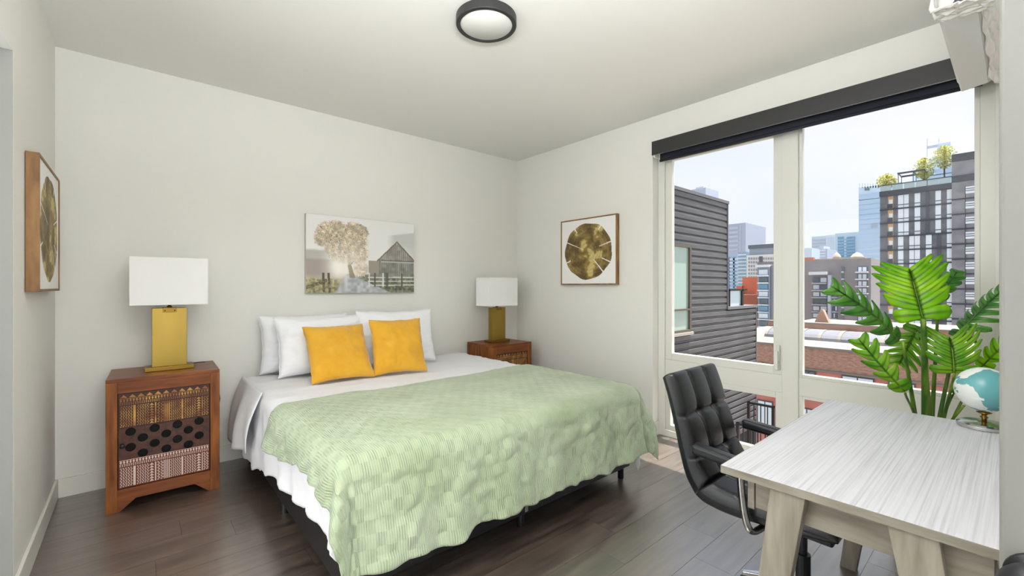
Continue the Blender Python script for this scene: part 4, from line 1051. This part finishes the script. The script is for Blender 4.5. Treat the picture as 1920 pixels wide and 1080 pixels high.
# dark panel tower with roof terrace
dk = mat('tower_panel', '6d7077', .7, noise_col='5d6068', nscale=.8); dkl = mat('tower_panel_light', '85868c', .7, noise_col='74757c', nscale=.6); lined = mat('tower_floor_line', '363c47', .6); darkst = mat('tower_dark_strip', '4a4e57', .6)
TX = 130
def TY(px): return yz(TX, px, 400)[0]
ztw = 23.9
o = empty('apartment_tower', (TX, 10, -23.8)); tag(o, 'dark grey panelled apartment tower with rooftop garden, at the right of the view', 'building')
Ly = lambda px: TY(px) - 10
MB().box(0, Ly(1785), 0, 22, Ly(1650), Lr(22.6)).build('wall', dk, o)
MB().box(-.6, Ly(1840), 0, 22, Ly(1785), Lr(28.0)).build('stair_tower', dkl, o)
MB().box(-.8, Ly(1785), Lr(21.9), 0, Ly(1650), Lr(23.0)).build('cornice', lined, o)
MB().box(-.9, Ly(1842), Lr(27.3), 22, Ly(1785), Lr(28.8)).build('cornice', lined, o)
MB().box(-.9, Ly(1842), Lr(23.0), -.5, Ly(1785), Lr(24.3)).build('floor_line', lined, o)
FH = 4.27
# storey height so that storeys read 26.6 px at this distance
d_t = SY * TX + CY * 14; FH = 26.6 * d_t / FPX
rows_ = 11
colsA = [('b', 1665, 1675), ('w', 1684, 1694), ('w', 1695, 1704), ('w', 1715, 1725.5), ('s', 1736, 1742), ('w', 1754, 1764.5), ('w', 1775.5, 1785)]
colsB = [('b', 1665, 1675), ('w', 1684, 1694), ('w', 1705, 1714), ('w', 1715, 1725), ('w', 1736, 1747), ('s', 1758, 1764), ('w', 1775.5, 1785)]
bal = mat('balcony_ochre', 'c09a6e', .7)
for r_ in range(rows_):
    z1 = 21.9 - r_ * FH; z0 = z1 - FH
    MB().box(-.35, Ly(1785), Lr(z0) - .15, 0, Ly(1650), Lr(z0) + .15).build('floor_line', lined, o)
    MB().box(-.75, Ly(1830), Lr(z0) - .15 + .6, -.6, Ly(1785), Lr(z0) + .15 + .6).build('floor_line', lined, o)
    for kind, a, b in (colsA if r_ < 3 else colsB):
        ya, yb_ = Ly(b), Ly(a)
        if kind == 'w':
            w_ = MB().box(-.12, ya, Lr(z0) + .15, 0, yb_, Lr(z1) - .15).build('window', winl, o)
            MB().box(-.2, ya, Lr(z0) + .75, -.12, yb_, Lr(z0) + .9).build('glazing_bar', lined, w_)
        elif kind == 's': MB().box(-.2, ya, Lr(z0), 0, yb_, Lr(z1)).build('dark_strip', darkst, o)
        else:
            b0 = MB().box(-.05, ya, Lr(z0) + .15, .02, yb_, Lr(z1) - .15).build('balcony_recess', bal, o)
            MB().box(-.12, ya + .1, Lr(z0) + .3, -.05, yb_ - .2, Lr(z0) + 2.2).build('balcony_door', winl, b0)
            MB().box(-.9, ya, Lr(z0) + .15, -.8, yb_, Lr(z0) + 1.15).build('balcony_rail', lined, b0)
    w_ = MB().box(-.72, Ly(1830), Lr(z0) + 1.6, -.6, Ly(1811), Lr(z1) - .1).build('window', winl, o)
    for q in (.35, .65): MB().box(-.8, Ly(1830), Lr(z0) + 1.6 + (FH - 1.7) * q, -.72, Ly(1811), Lr(z0) + 1.72 + (FH - 1.7) * q).build('glazing_bar', lined, w_)
    MB().box(-.7, Ly(1811.5), Lr(z0), -.6, Ly(1810), Lr(z1)).build('mullion', lined, o)
# terrace: glass balustrade panels, pergola
bgl = mat('balustrade_glass', '9fb0b4', .15)
for i in range(6):
    a = 1652 + i * 22; b = a + 20
    MB().box(-.75, Ly(b), Lr(23.0), -.65, Ly(a), Lr(24.2)).build('balustrade_panel', bgl, o)
MB().box(-.8, Ly(1785), Lr(24.2), -.6, Ly(1650), Lr(24.4)).build('handrail', lined, o)
pg = MB()
for a in (1684, 1712, 1733):
    pg.box(-.3, Ly(a + 1), Lr(23), -.0, Ly(a), Lr(26.6)); pg.box(4, Ly(a + 1), Lr(23), 4.3, Ly(a), Lr(26.6)); pg.box(-.3, Ly(a + 1), Lr(26.5), 4.3, Ly(a), Lr(26.8))
pg.box(-.3, Ly(1734), Lr(26.5), .0, Ly(1683), Lr(26.85)).box(4, Ly(1734), Lr(26.5), 4.3, Ly(1683), Lr(26.85)).build('pergola', lined, o)
# rooftop trees
tleaf = mat('roof_tree_leaves', 'a8b04a', .8, noise_col='cfc86e', nscale=3); bark = mat('bark', '6a5a48', .9)
def tree(px, pyb, ht, rad, label, kind):
    y_, _ = yz(TX + 3, px, 345); o_ = empty('rooftop_tree', (TX + 3, y_, 22.6)); tag(o_, label, 'tree')
    MB().tube([(0, 0, 0), (.1, .05, ht * .5), (0, 0, ht * .8)], [.16, .12, .06], 8).build('trunk', bark, o_)
    mb = MB(); rg = random.Random(px)
    for k in range(900):
        th = rg.random() * 2 * PI; ph = rg.random() * PI; rr_ = rad * rg.random() ** .4
        c = Vector((rr_ * math.sin(ph) * math.cos(th), rr_ * math.sin(ph) * math.sin(th), ht * .68 + rr_ * math.cos(ph) * (1.25 if kind else .9)))
        a = Vector((rg.uniform(-1, 1), rg.uniform(-1, 1), rg.uniform(-1, 1))).normalized() * .32; b = a.cross(Vector((rg.uniform(-1, 1), rg.uniform(-1, 1), 1))).normalized() * .10
        mb.add([c - a, c - b, c + a, c + b], [(0, 1, 2, 3)])
    q = mb.build('foliage', tleaf, o_); q['kind'] = 'stuff'
tree(1662, 345, 4.8, 1.9, 'leftmost yellow-green tree on the tower roof, broad and low', 0)
tree(1733, 345, 7.2, 1.9, 'middle yellow-green tree on the tower roof', 1)
tree(1771, 345, 10.0, 2.0, 'tallest and rightmost tree on the tower roof', 1)

# blue stepped tower behind with masts
o, yr, yl, zt = block('glass_tower', 'pale blue stepped tower with two masts behind the rooftop garden', 420, 1728, 1795, 306, 40, hazeglass)
def addbox(o, X, pl, pr, pt, pb, m, name, dx0=-.5, dx1=0.):
    yl_, zt_ = yz(X, pl, pt); yr_, zb_ = yz(X, pr, pb); L0 = o.location
    return MB().box(dx0, yr_ - L0.y, zb_ - L0.z, dx1, yl_ - L0.y, zt_ - L0.z).build(name, m, o)
addbox(o, 420, 1757, 1782, 269, 320, hazeglass, 'upper_block', 2, 20)
addbox(o, 420, 1740, 1757, 296, 320, hazeglass, 'step_block', 2, 20)
addbox(o, 420, 1709, 1728, 320, 400, hazeglass, 'low_block', 2, 30)
mast = mat('mast_grey', 'b9bdc6', .6)
addbox(o, 420, 1736.4, 1737.6, 258, 300, mast, 'mast', 4, 5)
addbox(o, 420, 1758.6, 1759.8, 258, 275, mast, 'mast', 4, 5)
addbox(o, 420, 1737, 1759, 272, 273.2, mast, 'mast_tie', 4, 4.5)
for k in range(7): addbox(o, 420, 1730, 1794, 322 + k * 9, 323.4 + k * 9, mat('tower_band', '9fb6cf', .4), 'floor_band', -.6, 0)

# tall light-blue glass tower left of dark tower
o, yr, yl, zt = block('glass_tower', 'tall pale blue glass tower directly left of the dark tower', 380, 1610, 1690, 352, 50, hazeglass)
for i in range(10): addbox(o, 380, 1611 + i * 5, 1613 + i * 5, 344, 352, mat('tower_fin', 'cfdcea', .5), 'crown_fin', 0, 2)
for i in range(16): addbox(o, 380, 1610.5, 1689, 366 + i * 9.5, 367 + i * 9.5, mat('glass_joint', 'a9c3dd', .4), 'floor_band', -.5, 0)
addbox(o, 380, 1634, 1645, 420, 427, mat('louvre_grey', '9aabbd', .6), 'louvre', -.8, 0)
addbox(o, 380, 1622, 1625, 353, 357, wind, 'vent', -.8, 0); addbox(o, 380, 1627, 1630, 353, 357, wind, 'vent', -.8, 0)

# teal office block
o, *_ = block('office_tower', 'pale stone office block with two teal glass bays', 460, 1566, 1610, 438, 40, mat('pale_stone', 'b7cad3', .7))
addbox(o, 460, 1571, 1582, 444.5, 492, tealglass, 'window_bay'); addbox(o, 460, 1588, 1603, 444.5, 492, tealglass, 'window_bay')
addbox(o, 460, 1583, 1587, 446, 492, hazeglass, 'window_bay')
addbox(o, 460, 1590, 1608, 436, 438, mat('pale_stone2', 'a9bcc6', .7), 'roof_plant', 5, 20)
for k in range(8): addbox(o, 460, 1571, 1603, 449 + k * 5.5, 450 + k * 5.5, mat('teal_joint', '7fa5b8', .5), 'floor_band', -.8, -.5)

# hazy group, distance haze put into the wall colours
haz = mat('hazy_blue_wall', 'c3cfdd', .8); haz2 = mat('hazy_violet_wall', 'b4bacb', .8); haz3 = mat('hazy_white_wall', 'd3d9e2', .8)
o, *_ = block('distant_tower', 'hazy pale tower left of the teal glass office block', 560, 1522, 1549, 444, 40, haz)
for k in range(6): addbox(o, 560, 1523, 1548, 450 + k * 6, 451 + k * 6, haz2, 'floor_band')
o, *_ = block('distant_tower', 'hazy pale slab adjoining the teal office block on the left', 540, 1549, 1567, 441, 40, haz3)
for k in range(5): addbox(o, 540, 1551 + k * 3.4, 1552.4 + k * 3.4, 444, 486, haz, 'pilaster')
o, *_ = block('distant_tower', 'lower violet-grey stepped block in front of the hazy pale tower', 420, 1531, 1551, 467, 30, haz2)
addbox(o, 420, 1534, 1543, 461, 467, haz2, 'roof_step', 2, 20)
for k in range(3): addbox(o, 420, 1536, 1548, 469 + k * 5, 471 + k * 5, haz3, 'floor_band')
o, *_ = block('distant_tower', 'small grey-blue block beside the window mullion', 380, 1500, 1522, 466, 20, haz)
addbox(o, 400, 1521, 1524, 471, 482, mat('chimney_grey', '7f8790', .8), 'chimney', 0, 4)
# terracotta roofs and domed stone block
crm = mat('cream_stone', 'b5aa9c', .8, noise_col='a3978a', nscale=.3)
o, yr, yl, zt = block('domed_building', 'ornate cream stone block with two domed pavilions', 300, 1500, 1622, 487, 30, crm)
for a, b in ((1559, 1574), (1592, 1616)):
    y_c = (yz(300, a, 480)[0] + yz(300, b, 480)[0]) / 2; rr_ = abs(yz(300, a, 480)[0] - yz(300, b, 480)[0]) / 2; L0 = o.location
    zz = yz(300, a, 483)[1] - L0.z; MB().lathe([(rr_, 0), (rr_, 1.8), (rr_ * 1.08, 1.9), (rr_ * .9, 2.6), (rr_ * .55, 3.7), (.3, 4.4), (.05, 4.8)], (rr_ + 1, y_c - L0.y, zz - 1.5), 24).build('dome', crm, o)
arc_m = mat('arcade_dark', '7c6e62', .8)
for i in range(13): addbox(o, 300, 1532 + i * 4.8, 1534.3 + i * 4.8, 487.5, 490, arc_m, 'arcade_opening')
addbox(o, 300, 1500, 1528, 484, 492, mat('terracotta', 'b8745c', .8), 'terracotta_block', -3, 0)

# grey brick mid-rise
gb_m = mat('grey_brick', '8f8a8c', .9, noise_col='827c7f', nscale=.8, detail=6); rec = mat('recess_dark', '5b6068', .7)
MX = 190
o, yr, yl, zt = block('apartment_building', 'grey brick apartment building with stacked balconies, behind the white roof', MX, 1420, 1633, 492, 30, gb_m)
for i in range(8):
    y0 = 512 + i * 13.3
    for a, b in ((1524, 1552), (1562, 1571)):
        if a == 1562 and i == 0: continue
        f_ = addbox(o, MX, a, b, y0 + 8, y0 + 19.5, rec, 'balcony_recess', -.3)
        addbox(o, MX, a + 1.5, a + (b - a) * .45, y0 + 9, y0 + 17, winl if (i + a) % 3 else wind, 'window', -.5, -.3)
        addbox(o, MX, a + (b - a) * .55, b - 1.5, y0 + 9, y0 + 17, wind if (i + a) % 2 else winl, 'window', -.5, -.3)
        addbox(o, MX, a, b, y0 + 18.2, y0 + 20.6, mat('balcony_front', 'a3a9b0', .5), 'balcony_slab', -2.2, -.2)
    addbox(o, MX, 1578, 1583, y0 - 12, y0 - 2, wind, 'window'); addbox(o, MX, 1578, 1583, y0 - 3, y0 - 1, haz3, 'sill', -.7)
    addbox(o, MX, 1608, 1627, y0 - 13 + 2, y0 - 13 + 12, rec if i % 2 else wind, 'balcony_recess', -.3)
    addbox(o, MX, 1610, 1616, y0 - 11, y0 - 3, winl, 'window', -.5, -.3); addbox(o, MX, 1618, 1625, y0 - 11, y0 - 3, winl, 'window', -.5, -.3)
    addbox(o, MX, 1606, 1629, y0 - 2.5, y0 - .5, haz3, 'balcony_slab', -2.2)
addbox(o, MX, 1520, 1553, 510, 515, mat('white_canopy', 'dadfe2', .5), 'canopy', -2.5, 0)
addbox(o, MX, 1554, 1560, 516, 620, haz2, 'pier', -1.5, 0)
# blue-grey glass balcony block left of the mullion
o, *_ = block('apartment_building', 'blue-grey block with glazed balconies, left of the window mullion', 150, 1421, 1444, 500, 20, mat('blue_grey_wall', '8a98a6', .8))
for i in range(8):
    addbox(o, 150, 1424, 1440, 506 + i * 13.6, 515 + i * 13.6, [winl, wind, tealglass][i % 3], 'window', -.4); addbox(o, 150, 1423, 1442, 516 + i * 13.6, 518.4 + i * 13.6, haz3, 'balcony_slab', -1.4)
addbox(o, 150, 1419, 1444, 497, 500.5, haz3, 'roof_slab', -1, 10)
addbox(o, 150, 1444.5, 1456, 497, 612, mat('violet_grey_wall', '8d8d97', .8), 'side_wall', .5, 12)
# red/orange brick building
o, *_ = block('brick_building', 'orange-red brick building above the lower dark cladding', 160, 1392, 1418, 520, 14, mat('orange_brick', 'c4745c', .9))
addbox(o, 160, 1383, 1393, 536, 600, mat('orange_brick2', 'bb6f58', .9), 'low_block', -1, 12)
addbox(o, 160, 1386, 1423, 552, 640, mat('dark_red_brick', '9c5a4a', .9), 'front_block', -5, 0)
for i in range(5): addbox(o, 155, 1387 + i * 7, 1391 + i * 7, 556, 563, wind if i % 2 else crm, 'window', -.4, 0)
addbox(o, 155, 1386, 1423, 551, 553, crm, 'cornice', -.6, 0)
# white gridded block with blue-grey top
o, *_ = block('office_building', 'white gridded block with grey penthouse beside the window mullion', 260, 1400, 1468, 479, 30, mat('white_concrete', 'd9d8d4', .8))
addbox(o, 260, 1401, 1468, 462, 481, mat('penthouse_grey', '9aa3ad', .7), 'penthouse', 3, 26); addbox(o, 260, 1400, 1468, 459.6, 462, mat('roof_rail', '5c6672', .6), 'roof_edge', 2, 28)
for i in range(11):
    for j in range(6):
        if (i in (5,)): continue
        addbox(o, 260, 1403.5 + i * 4.6, 1405.7 + i * 4.6, 483 + j * 7, 487 + j * 7, mat('pane_grey', '8d929c', .3), 'window', -.4)
addbox(o, 260, 1423.5, 1430, 481, 530, rec, 'dark_bay', -.3)
# blue-glass pair and violet tower
o, *_ = block('glass_tower', 'blue glass tower low between the dark cladding and the white block', 300, 1340, 1383, 480, 30, mat('blue_glass', '9cb8d0', .2, spec=1))
for i in range(10): addbox(o, 300, 1340, 1383, 486 + i * 6.5, 487.4 + i * 6.5, haz3, 'floor_band')
for i in range(4): addbox(o, 300, 1345 + i * 10, 1348 + i * 10, 482, 545, tealglass, 'glass_strip')
o, *_ = block('glass_tower', 'darker blue glass tower in front of the white gridded block', 280, 1384, 1399, 473, 30, mat('blue_glass2', '86a3b8', .2, spec=1))
for i in range(10): addbox(o, 280, 1384, 1399, 477 + i * 6.5, 478.6 + i * 6.5, haz3, 'floor_band')
o, *_ = block('distant_tower', 'violet-grey tower just right of the dark cladding roof', 520, 1345, 1398, 423, 60, mat('violet_grey', 'a9b0c2', .7))
for i in range(6): addbox(o, 520, 1346, 1385, 428 + i * 8, 429.2 + i * 8, haz2, 'floor_band')
addbox(o, 520, 1386.5, 1389, 422, 480, haz2, 'corner_recess')
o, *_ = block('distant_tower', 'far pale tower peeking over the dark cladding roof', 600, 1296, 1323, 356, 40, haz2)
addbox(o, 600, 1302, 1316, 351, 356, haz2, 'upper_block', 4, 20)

# repeats carry one group name each
GROUPS = {'pillow': 'white pillows against the wall', 'cushion': 'yellow cushions on the bed', 'nightstand': 'carved nightstands beside the bed',
          'table_lamp': 'brass table lamps', 'framed_picture': 'framed wood slice pictures', 'rooftop_tree': 'trees on the tower roof',
          'railing': 'black railings of the terrace', 'distant_tower': 'hazy towers on the skyline', 'glass_tower': 'glass towers on the skyline'}
for o in list(C.objects):
    k = o.name.split('.')[0]
    if o.parent is None and k in GROUPS: o['group'] = GROUPS[k]
